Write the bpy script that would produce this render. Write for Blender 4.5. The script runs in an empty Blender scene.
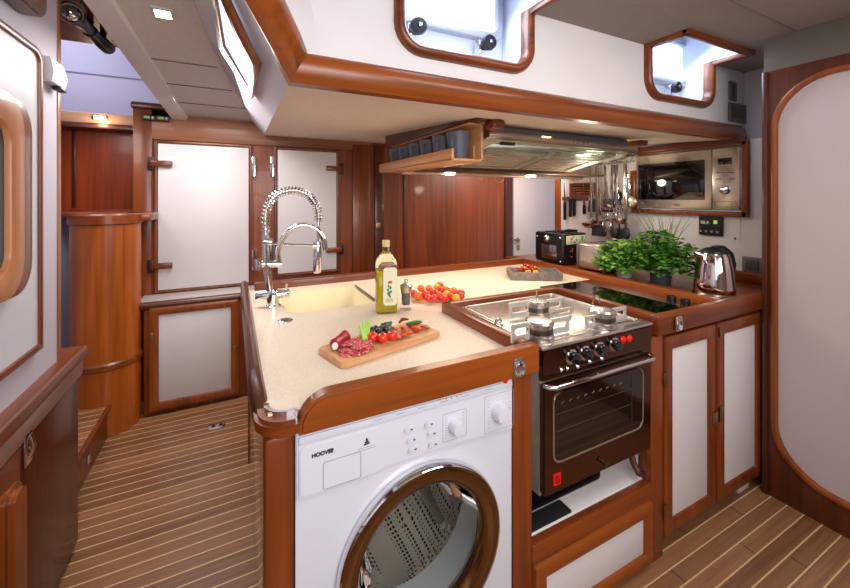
import bpy, bmesh, math, random
from mathutils import Vector, Matrix
random.seed(7)
H = 1.38                      # eye height above the sole; every z below is measured from the eye, H is added when meshes are made
col = bpy.context.scene.collection
# ------------------------------------------------------------------ measuring helpers (photo pixel -> point on a real plane)
FP, YAW, HOR, CX = 381.7, .4655, 197.3, 425.
_s, _c = math.sin(YAW), math.cos(YAW)
def ray(x, y):
    u = (x-CX)/FP; return Vector((_s+u*_c, _c-u*_s, -(y-HOR)/FP))
def PX(x, y, k): d = ray(x, y); return d*(k/d[0])
def PY(x, y, k): d = ray(x, y); return d*(k/d[1])
def PZ(x, y, k): d = ray(x, y); return d*(k/d[2])
def PL(x, y, p, n): d = ray(x, y); return d*(Vector(p).dot(Vector(n))/d.dot(Vector(n)))
# ------------------------------------------------------------------ materials
def lin(c): return tuple(((v/255)/12.92 if v/255 <= .04045 else ((v/255+.055)/1.055)**2.4) for v in c)+(1,)
MC = {}
def nt(m): m.use_nodes = True; return m.node_tree, m.node_tree.nodes['Principled BSDF']
def mat(name, c, rough=.5, metal=0, coat=0, trans=0, emit=0, ior=1.45, noise=0, nscale=20, bump=0, spec=.5):
    if name in MC: return MC[name]
    m = bpy.data.materials.new(name); t, b = nt(m); N, L = t.nodes, t.links
    b.inputs['Base Color'].default_value = lin(c); b.inputs['Roughness'].default_value = rough
    b.inputs['Metallic'].default_value = metal; b.inputs['Coat Weight'].default_value = coat
    b.inputs['Coat Roughness'].default_value = .06
    b.inputs['Transmission Weight'].default_value = trans; b.inputs['IOR'].default_value = ior
    b.inputs['Specular IOR Level'].default_value = spec
    if emit:
        b.inputs['Emission Color'].default_value = lin(c); b.inputs['Emission Strength'].default_value = emit
    if noise or bump:
        tc = N.new('ShaderNodeTexCoord'); n = N.new('ShaderNodeTexNoise'); n.inputs['Scale'].default_value = nscale
        n.inputs['Detail'].default_value = 4; L.new(tc.outputs['Object'], n.inputs['Vector'])
        if noise:
            r = N.new('ShaderNodeValToRGB'); L.new(n.outputs['Fac'], r.inputs[0])
            r.color_ramp.elements[0].position = .3; r.color_ramp.elements[1].position = .7
            r.color_ramp.elements[0].color = lin([max(0, v*(1-noise)) for v in c]); r.color_ramp.elements[1].color = lin([min(255, v*(1+noise)) for v in c])
            L.new(r.outputs[0], b.inputs['Base Color'])
        if bump:
            bp = N.new('ShaderNodeBump'); bp.inputs['Strength'].default_value = bump; bp.inputs['Distance'].default_value = .002
            L.new(n.outputs['Fac'], bp.inputs['Height']); L.new(bp.outputs[0], b.inputs['Normal'])
    MC[name] = m; return m
def wood(name, c1, c2, axis, rough=.34, coat=.2, sc=1.0):
    if name in MC: return MC[name]
    m = bpy.data.materials.new(name); t, b = nt(m); N, L = t.nodes, t.links
    tc = N.new('ShaderNodeTexCoord'); mp = N.new('ShaderNodeMapping'); L.new(tc.outputs['Object'], mp.inputs[0])
    s = [30*sc]*3; s[axis] = 1.4*sc; mp.inputs['Scale'].default_value = s
    n = N.new('ShaderNodeTexNoise'); n.inputs['Scale'].default_value = 1; n.inputs['Detail'].default_value = 7; n.inputs['Distortion'].default_value = .6
    L.new(mp.outputs[0], n.inputs['Vector'])
    mp2 = N.new('ShaderNodeMapping'); L.new(tc.outputs['Object'], mp2.inputs[0]); s2 = [7]*3; s2[axis] = .8; mp2.inputs['Scale'].default_value = s2
    n2 = N.new('ShaderNodeTexNoise'); n2.inputs['Scale'].default_value = 1; n2.inputs['Detail'].default_value = 2; L.new(mp2.outputs[0], n2.inputs['Vector'])
    mx = N.new('ShaderNodeMath'); mx.operation = 'MULTIPLY_ADD'; L.new(n.outputs['Fac'], mx.inputs[0]); mx.inputs[1].default_value = .6
    m2 = N.new('ShaderNodeMath'); m2.operation = 'MULTIPLY'; L.new(n2.outputs['Fac'], m2.inputs[0]); m2.inputs[1].default_value = .4
    L.new(m2.outputs[0], mx.inputs[2])
    r = N.new('ShaderNodeValToRGB'); L.new(mx.outputs[0], r.inputs[0]); e = r.color_ramp.elements
    e[0].position = .30; e[0].color = lin(c1); e[1].position = .70; e[1].color = lin(c2)
    L.new(r.outputs[0], b.inputs['Base Color'])
    b.inputs['Roughness'].default_value = rough; b.inputs['Coat Weight'].default_value = coat; b.inputs['Coat Roughness'].default_value = .08
    MC[name] = m; return m
MD, ML = (72, 28, 8), (142, 66, 16)
WX, WY, WZ = (wood('varnished_mahogany_'+'xyz'[a], MD, ML, a) for a in range(3))
OX, OY, OZ = (wood('orange_mahogany_'+'xyz'[a], (98, 43, 8), (160, 80, 20), a) for a in range(3))
DZ = wood('dark_mahogany_z', (52, 20, 9), (98, 41, 18), 2)
DX = wood('dark_mahogany_x', (52, 20, 9), (98, 41, 18), 0)
DY = wood('dark_mahogany_y', (52, 20, 9), (98, 41, 18), 1)
TEAKY = wood('pale_teak_y', (190, 130, 82), (224, 168, 114), 1, .4, .2)  # tone raised in the colour itself, offsetting shade on the mug shelf
TEAKZ = wood('pale_teak_z', (150, 92, 50), (190, 126, 76), 2, .4, .2)
BOARD = wood('beech_board', (196, 140, 92), (224, 176, 128), 0, .5, 0)
WHITE = mat('white_gloss_panel', (226, 222, 222), .3, coat=.2)
PANEL = mat('white_laminate_panel', (218, 214, 216), .38)
WALLW = mat('white_wall_lining', (224, 221, 222), .5, noise=.012, nscale=5)
BULKW = mat('mauve_white_bulkhead_panel', (188, 176, 178), .4)
LAV = mat('pale_lavender_lining', (190, 186, 198), .55)
PURP = mat('cool_lavender_wall', (174, 170, 192), .6)
GREYC = mat('taupe_ceiling_panel', (150, 140, 132), .75, noise=.02, nscale=60)
GREYC2 = mat('grey_ceiling_panel', (198, 190, 182), .75, noise=.02, nscale=60)
SOFF = mat('cream_soffit_lining', (226, 210, 196), .6, noise=.02, nscale=40)
STONE = mat('cream_solid_surface', (226, 212, 192), .32, noise=.035, nscale=160, coat=.15)
SINKM = mat('cream_sink', (232, 218, 178), .25, coat=.3)
STEEL = mat('brushed_steel', (206, 200, 192), .26, metal=.92, noise=.03, nscale=30)
STEELD = mat('dark_steel', (120, 114, 108), .3, metal=1)
CHROME = mat('polished_chrome', (225, 225, 228), .06, metal=1)
BRASS = mat('dull_brass', (170, 140, 100), .35, metal=1)
BLK = mat('black_plastic', (22, 22, 24), .35)
BLKG = mat('black_glass', (8, 8, 9), .04, coat=1)
OVENB = mat('dark_brown_mirror_steel', (104, 74, 58), .14, metal=.95)
OVENG = mat('brown_smoked_glass', (26, 16, 11), .05, coat=.6)
RUB = mat('black_rubber', (26, 26, 28), .8)
APPL = mat('white_appliance_enamel', (212, 214, 225), .25, coat=.4)
APPL2 = mat('pale_grey_appliance_trim', (205, 208, 220), .35)
GREY = mat('grey_print', (150, 152, 165), .5)
RED = mat('red_plastic', (205, 22, 18), .25, emit=.25)
GLASS = mat('clear_glass', (255, 255, 255), .0, trans=1)
LEDW = mat('warm_lamp', (255, 236, 196), .5, emit=14)
SKYW = mat('daylight_sky', (222, 236, 255), .5, emit=1.15)
BLUEG = mat('slate_blue_ceramic', (92, 98, 112), .45)
# teak-and-holly sole
def sole():
    m = bpy.data.materials.new('teak_and_holly_sole'); t, b = nt(m); N, L = t.nodes, t.links
    tc = N.new('ShaderNodeTexCoord'); sp = N.new('ShaderNodeSeparateXYZ'); L.new(tc.outputs['Object'], sp.inputs[0])
    def M(op, a, bb=None, c=None):
        n = N.new('ShaderNodeMath'); n.operation = op
        for i, v in enumerate((a, bb, c)):
            if v is None: continue
            if isinstance(v, (int, float)): n.inputs[i].default_value = v
            else: L.new(v, n.inputs[i])
        return n.outputs[0]
    row = M('DIVIDE', sp.outputs[1], .057); fr = M('FRACT', M('ADD', row, 100)); strip = M('LESS_THAN', fr, .085)
    idx = M('FLOOR', row); wn = N.new('ShaderNodeTexWhiteNoise'); wn.noise_dimensions = '1D'; L.new(idx, wn.inputs['W'])
    bx = M('FRACT', M('ADD', M('DIVIDE', sp.outputs[0], .9), M('MULTIPLY', wn.outputs['Value'], 5.))); butt = M('MULTIPLY', M('LESS_THAN', bx, .005), M('GREATER_THAN', sp.outputs[0], .8))
    mp = N.new('ShaderNodeMapping'); L.new(tc.outputs['Object'], mp.inputs[0]); mp.inputs['Scale'].default_value = (2, 60, 1)
    n = N.new('ShaderNodeTexNoise'); n.inputs['Scale'].default_value = 1; n.inputs['Detail'].default_value = 6; L.new(mp.outputs[0], n.inputs['Vector'])
    f = M('ADD', M('MULTIPLY', n.outputs['Fac'], .65), M('MULTIPLY', wn.outputs['Value'], .3))
    r = N.new('ShaderNodeValToRGB'); L.new(f, r.inputs[0]); e = r.color_ramp.elements
    e[0].position = .25; e[0].color = lin((112, 74, 48)); e[1].position = .75; e[1].color = lin((164, 116, 80))
    mx = N.new('ShaderNodeMix'); mx.data_type = 'RGBA'; L.new(strip, mx.inputs[0]); L.new(r.outputs[0], mx.inputs[6]); mx.inputs[7].default_value = lin((214, 180, 132))
    mx2 = N.new('ShaderNodeMix'); mx2.data_type = 'RGBA'; L.new(M('MULTIPLY', butt, M('SUBTRACT', 1, strip)), mx2.inputs[0]); L.new(mx.outputs[2], mx2.inputs[6]); mx2.inputs[7].default_value = lin((50, 32, 22))
    L.new(mx2.outputs[2], b.inputs['Base Color']); b.inputs['Roughness'].default_value = .34; b.inputs['Coat Weight'].default_value = .15
    return m
SOLE = sole()
# ------------------------------------------------------------------ mesh helpers
def nb(): return bmesh.new()
def obox(bm, O, U, V, W, u0, u1, v0, v1, w0, w1, bev=0, seg=2):
    O, U, V, W = map(Vector, (O, U, V, W)); vs = []
    for w in (w0, w1):
        for v in (v0, v1):
            for u in (u0, u1): vs.append(bm.verts.new(O+U*u+V*v+W*w))
    fs = [bm.faces.new([vs[i] for i in q]) for q in ((0,1,3,2),(4,6,7,5),(0,4,5,1),(2,3,7,6),(0,2,6,4),(1,5,7,3))]
    bmesh.ops.recalc_face_normals(bm, faces=fs)
    if bev:
        es = list({e for f in fs for e in f.edges})
        bmesh.ops.bevel(bm, geom=es, offset=bev, segments=seg, affect='EDGES', profile=.5)
    return bm
def box(bm, x0, x1, y0, y1, z0, z1, bev=0, seg=2):
    return obox(bm, (0,0,0), (1,0,0), (0,1,0), (0,0,1), x0, x1, y0, y1, z0, z1, bev, seg)
def prism(bm, pts, d, bev=0):
    """closed polygon (3D points) extruded by vector d"""
    d = Vector(d); a = [bm.verts.new(Vector(p)) for p in pts]; b = [bm.verts.new(Vector(p)+d) for p in pts]; n = len(pts)
    fs = [bm.faces.new(a), bm.faces.new(b[::-1])]+[bm.faces.new((a[i], b[i], b[(i+1) % n], a[(i+1) % n])) for i in range(n)]
    bmesh.ops.recalc_face_normals(bm, faces=fs)
    if bev: bmesh.ops.bevel(bm, geom=list({e for f in fs[:2] for e in f.edges}), offset=bev, segments=2, affect='EDGES')
    return bm
def tube(bm, pts, r, n=10, cap=True, closed=False):
    pts = [Vector(p) for p in pts]; rs = r if isinstance(r, (list, tuple)) else [r]*len(pts); rings = []; m = len(pts); up = None
    for i, p in enumerate(pts):
        if closed: t = pts[(i+1) % m]-pts[i-1]
        else: t = pts[min(i+1, m-1)]-pts[max(i-1, 0)]
        t.normalize()
        if up is None:
            up = Vector((0,0,1)) if abs(t.z) < .9 else Vector((1,0,0))
        a = (up-t*up.dot(t)).normalized(); up = a; b = t.cross(a)
        rings.append([bm.verts.new(p+(a*math.cos(2*math.pi*k/n)+b*math.sin(2*math.pi*k/n))*rs[i]) for k in range(n)])
    fs = []
    for i in range(m if closed else m-1):
        A, B = rings[i], rings[(i+1) % m]
        for k in range(n): fs.append(bm.faces.new((A[k], A[(k+1) % n], B[(k+1) % n], B[k])))
    if cap and not closed: fs += [bm.faces.new(rings[0][::-1]), bm.faces.new(rings[-1])]
    for f in fs: f.smooth = True
    bmesh.ops.recalc_face_normals(bm, faces=fs); return bm
def lathe(bm, prof, c=(0,0,0), ax=(0,0,1), n=28, cap=True):
    """prof: list of (radius, height) along axis ax from c"""
    ax = Vector(ax).normalized(); c = Vector(c); a = ax.orthogonal().normalized(); b = ax.cross(a); rings = []
    for r, h in prof:
        rings.append([bm.verts.new(c+ax*h+(a*math.cos(2*math.pi*k/n)+b*math.sin(2*math.pi*k/n))*max(r, 1e-4)) for k in range(n)])
    fs = []
    for A, B in zip(rings, rings[1:]):
        for k in range(n): fs.append(bm.faces.new((A[k], A[(k+1) % n], B[(k+1) % n], B[k])))
    if cap: fs += [bm.faces.new(rings[0][::-1]), bm.faces.new(rings[-1])]
    for f in fs: f.smooth = True
    bmesh.ops.recalc_face_normals(bm, faces=fs); return bm
def ball(bm, c, r, sx=1, sy=1, sz=1, u=14, v=9, rot=None):
    M = Matrix.Translation(Vector(c)) @ (rot.to_4x4() if rot else Matrix()) @ Matrix.Diagonal((r*sx, r*sy, r*sz, 1))
    g = bmesh.ops.create_uvsphere(bm, u_segments=u, v_segments=v, radius=1, matrix=M)
    for vv in g['verts']:
        for f in vv.link_faces: f.smooth = True
    return bm
def rrect(u0, u1, v0, v1, r, n=6, corners=(1,1,1,1)):
    """2D rounded rectangle, counter-clockwise from lower right; corners order: (u1,v0),(u1,v1),(u0,v1),(u0,v0)"""
    out = []
    for k, (cu, cv, a) in enumerate(((u1, v0, -90), (u1, v1, 0), (u0, v1, 90), (u0, v0, 180))):
        rr = r if corners[k] else 1e-4
        su = -1 if cu == u1 else 1; sv = -1 if cv == v1 else 1
        for i in range(n+1):
            t = math.radians(a+90*i/n); out.append((cu+su*rr+rr*math.cos(t), cv+sv*rr+rr*math.sin(t)))
    return out
def ring(bm, O, U, V, W, outer, inner, w0, w1, rnd=.004):
    """band between two same-length 2D loops, extruded w0..w1 with a rounded front (towards w1)"""
    O, U, V, W = map(Vector, (O, U, V, W)); n = len(outer)
    def L(a, t): return [(o[0]+(i[0]-o[0])*t, o[1]+(i[1]-o[1])*t) for o, i in zip(outer, inner)]
    wd = math.dist(outer[0], inner[0]) or .01; q = min(.45, rnd/wd)
    prof = [(0, w0), (0, w1-rnd), (q*.3, w1-rnd*.3), (q, w1), (1-q, w1), (1-q*.3, w1-rnd*.3), (1, w1-rnd), (1, w0)]
    R = [[bm.verts.new(O+U*p[0]+V*p[1]+W*w) for p in L(0, t)] for t, w in prof]; fs = []
    for A, B in zip(R, R[1:]+R[:1]):
        for k in range(n): fs.append(bm.faces.new((A[k], A[(k+1) % n], B[(k+1) % n], B[k])))
    bmesh.ops.recalc_face_normals(bm, faces=fs); return bm
def plate(bm, O, U, V, W, loop, w0, w1, bev=0):
    O, U, V, W = map(Vector, (O, U, V, W))
    return prism(bm, [O+U*p[0]+V*p[1]+W*w0 for p in loop], W*(w1-w0), bev)
def frame_panel(bm, O, U, V, W, u0, u1, v0, v1, b, w0, w1, r=.008, rnd=.008):
    o = rrect(u0, u1, v0, v1, r); i = rrect(u0+b, u1-b, v0+b, v1-b, .003)
    return ring(bm, O, U, V, W, o, i, w0, w1, rnd)
# ------------------------------------------------------------------ object helpers
SUF = {}
def obj(name, bm, m, parent=None, label=None, smooth=None, auto=True):
    for v in bm.verts: v.co.z += H
    me = bpy.data.meshes.new(name); 
    if auto:
        for f in bm.faces: f.smooth = True
        for e in bm.edges:
            if len(e.link_faces) == 2 and e.calc_face_angle(0) > math.radians(38): e.smooth = False
    bm.to_mesh(me); bm.free(); me.materials.append(m)
    o = bpy.data.objects.new(name, me); col.objects.link(o)
    if parent is not None: adopt(o, parent)
    if label: o['label'] = label
    return o
def adopt(o, parent):
    o.parent = parent
    o.matrix_parent_inverse = Matrix.Translation(-parent.location)   # meshes are modelled in place, so a mesh parent has location 0
def tag(o, label, cat, group=None):
    o['label'] = label; o['category'] = cat
    if group: o['group'] = group
    return o
def struct(name, bm, m, parent=None):
    o = obj(name, bm, m, parent)
    if parent is None: o['kind'] = 'structure'
    return o
def thing(name, label, cat, loc, group=None):
    o = bpy.data.objects.new(name, None); col.objects.link(o); o.empty_display_size = .05
    o.location = (loc[0], loc[1], loc[2]+H); tag(o, label, cat, group); return o
def dup(root, delta, label=None, rotz=0):
    r = root.copy(); col.objects.link(r); r.location = root.location+Vector(delta); r.rotation_euler.z = root.rotation_euler.z+rotz
    if label: r['label'] = label
    for ch in [c for c in bpy.data.objects if c.parent == root]:
        c = ch.copy(); col.objects.link(c); c.parent = r; c.matrix_parent_inverse = ch.matrix_parent_inverse.copy()
        for g in [q for q in bpy.data.objects if q.parent == ch]:
            d = g.copy(); col.objects.link(d); d.parent = c; d.matrix_parent_inverse = g.matrix_parent_inverse.copy()
    return r
def text(name, s, size, O, U, V, m, parent=None, ext=.0004, bold=0):
    cu = bpy.data.curves.new(name, 'FONT'); cu.body = s; cu.size = size; cu.align_x = 'CENTER'; cu.align_y = 'CENTER'; cu.extrude = ext; cu.offset = bold
    tmp = bpy.data.objects.new(name, cu); col.objects.link(tmp); bpy.context.view_layer.update()
    me = bpy.data.meshes.new_from_object(tmp.evaluated_get(bpy.context.evaluated_depsgraph_get())); bpy.data.objects.remove(tmp)
    U, V = Vector(U), Vector(V); W = U.cross(V); O = Vector(O)+Vector((0,0,H))
    for v in me.vertices: v.co = O+U*v.co.x+V*v.co.y+W*v.co.z
    me.materials.clear(); me.materials.append(m)
    o = bpy.data.objects.new(name, me); col.objects.link(o)
    if parent is not None: adopt(o, parent)
    return o
EX, EY, EZ = (1,0,0), (0,1,0), (0,0,1); NX, NY = (-1,0,0), (0,-1,0)
F = -1.38; C = -.49; RT = -.45
# ================================================================== SETTING
b = nb(); box(b, -2.2, 3.4, -1.9, 4.3, F-.04, F); struct('floor', b, SOLE)
WB = 3.2
b = nb(); box(b, -.29, 3.6, WB, WB+.05, F, .75); box(b, -.6, -.29, WB, WB+.05, F, .61)
prism(b, [(-.6,WB,.6),(-.305,WB,.6),(-.305,WB,.56),(-.6,WB,.56)], (0,.05,0))
struct('wall_back', b, wood('back_wall_mahogany', (96, 40, 14), (156, 76, 32), 2, .4, .2))
# upright pilasters and cornice on the far wall
b = nb(); box(b, -.605, -.50, WB-.02, WB, F, .60, .004); struct('trim_1', b, WZ)
b = nb(); box(b, -.615, -.29, WB-.045, WB+.02, .60, .645, .012); struct('trim_2', b, DX)
b = nb(); box(b, -.50, 1.06, WB-.022, WB, .40, .56, .001); struct('trim_3', b, wood('tan_top_board', (112, 64, 34), (160, 100, 60), 0, .45, .1))
for i, (a, c) in enumerate(((PY(352,200,WB).x, PY(369,200,WB).x), (PY(374,200,WB).x, PY(383,200,WB).x), (PY(504,200,WB).x, PY(511,200,WB).x))):
    b = nb(); box(b, a, c, WB-.03, WB, F, .45, .005); struct('trim_%d' % (4+i), b, DZ if i else WZ)
b = nb(); box(b, PY(404,200,WB).x-.005, PY(404,200,WB).x+.005, WB-.012, WB, F, .45, .002); struct('trim_7', b, DZ)
# galley outboard side (hull lining)
XW = 2.60; XU2 = 2.70; XM = 2.585
my0, my1 = PX(741.5,180,XM).y, PX(637,180,XM).y; mz0, mz1 = PX(741,211,XM).z, PX(741,146,XM).z
ye = PX(561,200,XW).y
b = nb(); box(b, XW, XW+.04, -1.9, my0-.004, F, .335); box(b, XW, XW+.04, my1+.004, ye, F, .5); box(b, XW, XW+.04, my0-.004, my1+.004, F, mz0-.004); box(b, XW, XW+.04, my0-.004, my1+.004, mz1+.003, .34); struct('wall_right', b, WALLW)
b = nb(); box(b, XU2, XU2+.04, -1.9, 1.2, .33, .735); box(b, XW, XU2+.04, -1.9, 1.165, .33, .337); struct('wall_right_upper', b, WALLW)
b = nb(); box(b, XW-.012, XW+.05, ye, PX(555.5,200,XW).y, F, .5, .004); struct('trim_8', b, OZ)
# overhead soffit (underside of side deck)
P0 = Vector((.145, 1.15, .33)); P1 = PY(263.5, 135.5, WB)
sl = (P1.z-P0.z)/(P1.y-P0.y)
def sof(y): return P0.z+sl*(y-P0.y)
b = nb(); v = [b.verts.new(p) for p in (P0, (XU2+.05, P0.y, P0.z), (XU2+.05, WB, P1.z), P1)]; b.faces.new(v)
v2 = [b.verts.new(Vector(p)+Vector((0,0,.02))) for p in (P0, (XU2+.05, P0.y, P0.z), (XU2+.05, WB, P1.z), P1)]; b.faces.new(v2[::-1]); 
o = struct('ceiling_soffit', b, SOFF); 
# grey passage ceiling, sloping up towards the saloon
GS = .13; Gp = ((0, WB, .572), (0, GS, 1))
def gz(y): return .572+GS*(WB-y)
T1 = PL(253, 122.5, *Gp); S = PL(214, 52, *Gp); T0 = PL(192, 0, *Gp); T00 = T0+(T0-S)*.5
GA = PL(187, 117, *Gp); GB = PL(114, 0, *Gp); GX = lambda y: GA.x+(GB.x-GA.x)*(GA.y-y)/(GA.y-GB.y); GL = GA.x
b = nb(); vs = [b.verts.new(p) for p in ((GX(WB), WB, gz(WB)), T1, S, T0, T00, (GX(T00.y), T00.y, gz(T00.y)))]; b.faces.new(vs)
obj_ = struct('ceiling', b, GREYC2)
for i, (pa, pb) in enumerate((((155,60),(217,66)), ((170,83),(232,91)), ((182,102),(247,109)))):   # panel joints
    A = PL(*pa, *Gp); B = PL(*pb, *Gp); y = (A.y+B.y)/2
    b = nb(); box(b, GX(y), B.x, y-.003, y+.003, gz(y)-.004, gz(y)+.001, .001); struct('trim_%d' % (9+i), b, mat('joint_grey', (110, 104, 100), .8))
b = nb()   # white box beam along the ceiling edge
A = PL(185, 118, *Gp); y0 = 1.1
prism(b, [(GL+.005, WB, gz(WB)-.03), (GL-.085, WB, gz(WB)-.03), (GL-.085, WB, gz(WB)+.12), (GL+.005, WB, gz(WB)+.12)], (GX(y0)-GX(WB), y0-WB, GS*(WB-y0)), .004)
struct('ceiling_beam', b, mat('white_beam', (214, 208, 206), .5))
# slanted lining between soffit and passage ceiling
n = (T1-P0).cross(S-P0); P2 = PL(244, 0, P0, n); P3 = P2+(P2-P0)*.8
b = nb(); pts = [PL(263.5, 135.5, P0, n), T1, S, T0, T00, P3, P2, P0]; vs = [b.verts.new(p) for p in pts]
b.faces.new((vs[0], vs[1], vs[2], vs[7])); b.faces.new((vs[7], vs[2], vs[3], vs[6])); b.faces.new((vs[6], vs[3], vs[4], vs[5]))
struct('wall_left_upper', b, LAV)
# white deckhouse side above the mahogany fascia, with two openings that wrap into the ceiling
YU, ZC = 1.17, .735
w1 = (.505, 1.03); w2 = (1.80, 2.315); ZB = .51; YC = 1.0; YBk = 1.315
b = nb()
def face(*p):
    b.faces.new([b.verts.new(Vector(q)) for q in p])
Lx = .34
P0w = P0.lerp(P3, .06); Pt = P3+(P3-P2)*.3
N_ = 10
for k in range(N_):      # swept left end
    t0, t1 = k/N_, (k+1)/N_
    def edge(t):
        q = P0w.lerp(P3, t); return q
    A, B = edge(t0), edge(t1)
    Cc = Vector((Lx, YU, .35+(ZC-.35)*t1)); D = Vector((Lx, YU, .35+(ZC-.35)*t0))
    m = 8
    for j in range(m):
        s0, s1 = j/m, (j+1)/m
        def P(a, d, s):
            e = s*s*(3-2*s); q = a.lerp(d, s); q.y = a.y+(d.y-a.y)*min(1, s*1.6)**.8 ; return q
        face(P(A, D, s0), P(A, D, s1), P(B, Cc, s1), P(B, Cc, s0))
for x0, x1 in ((Lx, w1[0]), (w1[1], w2[0]), (w2[1], XU2+.01)): face((x0,YU,.35), (x1,YU,.35), (x1,YU,ZC), (x0,YU,ZC))
for x0, x1 in (w1, w2): face((x0,YU,.35), (x1,YU,.35), (x1,YU,ZB), (x0,YU,ZB))
bmesh.ops.remove_doubles(b, verts=b.verts, dist=.0005)
struct('wall_deckhouse', b, WALLW)
b = nb()
for x0, x1 in ((-.12, w1[0]), (w1[1], w2[0]), (w2[1], XU2+.8)): face((x0,YC,ZC), (x1,YC,ZC), (x1,YU,ZC), (x0,YU,ZC))
face((-.12,-1.9,ZC), (XU2+.8,-1.9,ZC), (XU2+.8,YC,ZC), (-.12,YC,ZC))
struct('ceiling_main', b, GREYC)
A = PZ(731, 0, ZC); B = PZ(850, 56, ZC); b = nb(); d = (B-A)
tube(b, [A-d*.6, B+d*.3], .004, 6); struct('trim_12', b, mat('joint_grey', (110, 104, 100), .8))
for wi, (x0, x1) in enumerate((w1, w2)):
    W = bpy.data.objects.new('window_%d' % (wi+1), None); col.objects.link(W); W['kind'] = 'structure'; W.location = ((x0+x1)/2, YU, ZB+H)
    b = nb(); zt = .93
    face((x0,YBk,ZB), (x1,YBk,ZB), (x1,YBk,zt), (x0,YBk,zt)); face((x0,YC,ZC), (x0,YC,zt), (x0,YBk,zt), (x0,YBk,ZB), (x0,YU,ZB), (x0,YU,ZC)); face((x1,YC,ZC), (x1,YC,zt), (x1,YBk,zt), (x1,YBk,ZB), (x1,YU,ZB), (x1,YU,ZC))
    face((x0,YU,ZB), (x1,YU,ZB), (x1,YBk,ZB), (x0,YBk,ZB)); face((x0,YC,zt), (x1,YC,zt), (x1,YBk,zt), (x0,YBk,zt)); face((x0,YC,ZC), (x1,YC,ZC), (x1,YC,zt), (x0,YC,zt))
    o = obj('window_recess', b, mat('cool_white_recess', (206, 214, 230), .5), W)
    # mahogany trim round the opening, wall part (U shape) and ceiling part (U shape)
    tw = .032
    b = nb(); r = .07; path = [(x0, ZC)]
    for i in range(7): a = math.radians(180+90*i/6); path.append((x0+r+r*math.cos(a), ZB+r+r*math.sin(a)))
    for i in range(7): a = math.radians(270+90*i/6); path.append((x1-r+r*math.cos(a), ZB+r+r*math.sin(a)))
    path.append((x1, ZC))
    # corner fillets of lining so the opening is truly round-cornered
    fb = nb()
    for cx_, sg in ((x0, 1), (x1, -1)):
        pts = [(cx_, YU, ZB)]+[(cx_+sg*(r-r*math.sin(math.radians(90*i/6))), YU, ZB+r-r*math.cos(math.radians(90*i/6))) for i in range(7)]
        prism(fb, pts, (0, YBk-YU, 0))
    obj('corner_fillet', fb, WALLW, W)
    sec = [(-.004, .02), (-.004, -.018), (.004, -.028), (.016, -.032), (.027, -.026), (.033, -.012), (.033, .0)]   # (offset outwards, y)
    rings = []
    for i, p in enumerate(path):
        a = Vector(path[max(i-1, 0)]); c = Vector(path[min(i+1, len(path)-1)]); t = (c-a).normalized(); nrm = Vector((t.y, -t.x))
        rings.append([b.verts.new((p[0]-nrm.x*-o_[0], YU+o_[1], p[1]-nrm.y*-o_[0])) for o_ in sec])
    for A_, B_ in zip(rings, rings[1:]):
        for k in range(len(sec)-1): b.faces.new((A_[k], A_[k+1], B_[k+1], B_[k]))
    obj('window_trim', b, WX, W)
    b = nb()
    box(b, x0-.033, x0, YC-.03, YU, ZC-.022, ZC+.01, .008); box(b, x1, x1+.033, YC-.03, YU, ZC-.022, ZC+.01, .008); box(b, x0-.033, x1+.033, YC-.033, YC, ZC-.022, ZC+.01, .008)
    obj('ceiling_trim', b, WX, W)
    # opening port: frame, pane, knobs
    if wi == 0: a, c, z0, z1 = PY(392,20,1.3).x, PY(501,40,1.3).x, PY(480,40,1.3).z, .92
    else: a, c, z0, z1 = PY(643,60,1.3).x-.04, PY(687,60,1.3).x, PY(680,88,1.3).z, PY(680,46,1.3).z+.03
    a = max(a, x0+.01)
    fr = nb(); ring(fr, (0, 1.312, 0), EX, EZ, NY, rrect(a, c, z0, z1, .05), rrect(a+.03, c-.03, z0+.035, z1-.03, .035), 0, .03, .008)
    ob = obj('port_frame', fr, mat('pale_aluminium', (168, 172, 182), .35, metal=.5), W)
    g = nb(); plate(g, (0, 1.306, 0), EX, EZ, NY, rrect(a+.025, c-.025, z0+.03, z1-.025, .035), 0, .004)
    obj('daylight_pane', g, SKYW, W)
    kn = [PY(419.4, 25.5, 1.235), PY(490, 42, 1.235)] if wi == 0 else [PY(678, 87, 1.235)]
    for q in kn:
        k = nb(); lathe(k, [(.006, 0), (.006, .03), (.028, .032), (.031, .042), (.028, .056), (.01, .058)], (q.x, 1.285, q.z), NY)
        ko = obj('clamp_knob', k, mat('navy_black_knob', (24, 26, 38), .35), W)
        k = nb(); lathe(k, [(.007, 0), (.007, .004), (.004, .006)], (q.x, 1.228, q.z), NY); obj('screw_cap', k, CHROME, ko)
        k = nb(); box(k, q.x-.035, q.x-.0, 1.255, 1.285, q.z-.03, q.z-.012, .004); box(k, q.x-.04, q.x-.028, 1.25, 1.285, q.z-.045, q.z+.01, .004); obj('clamp_bracket', k, CHROME, ko)
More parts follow.
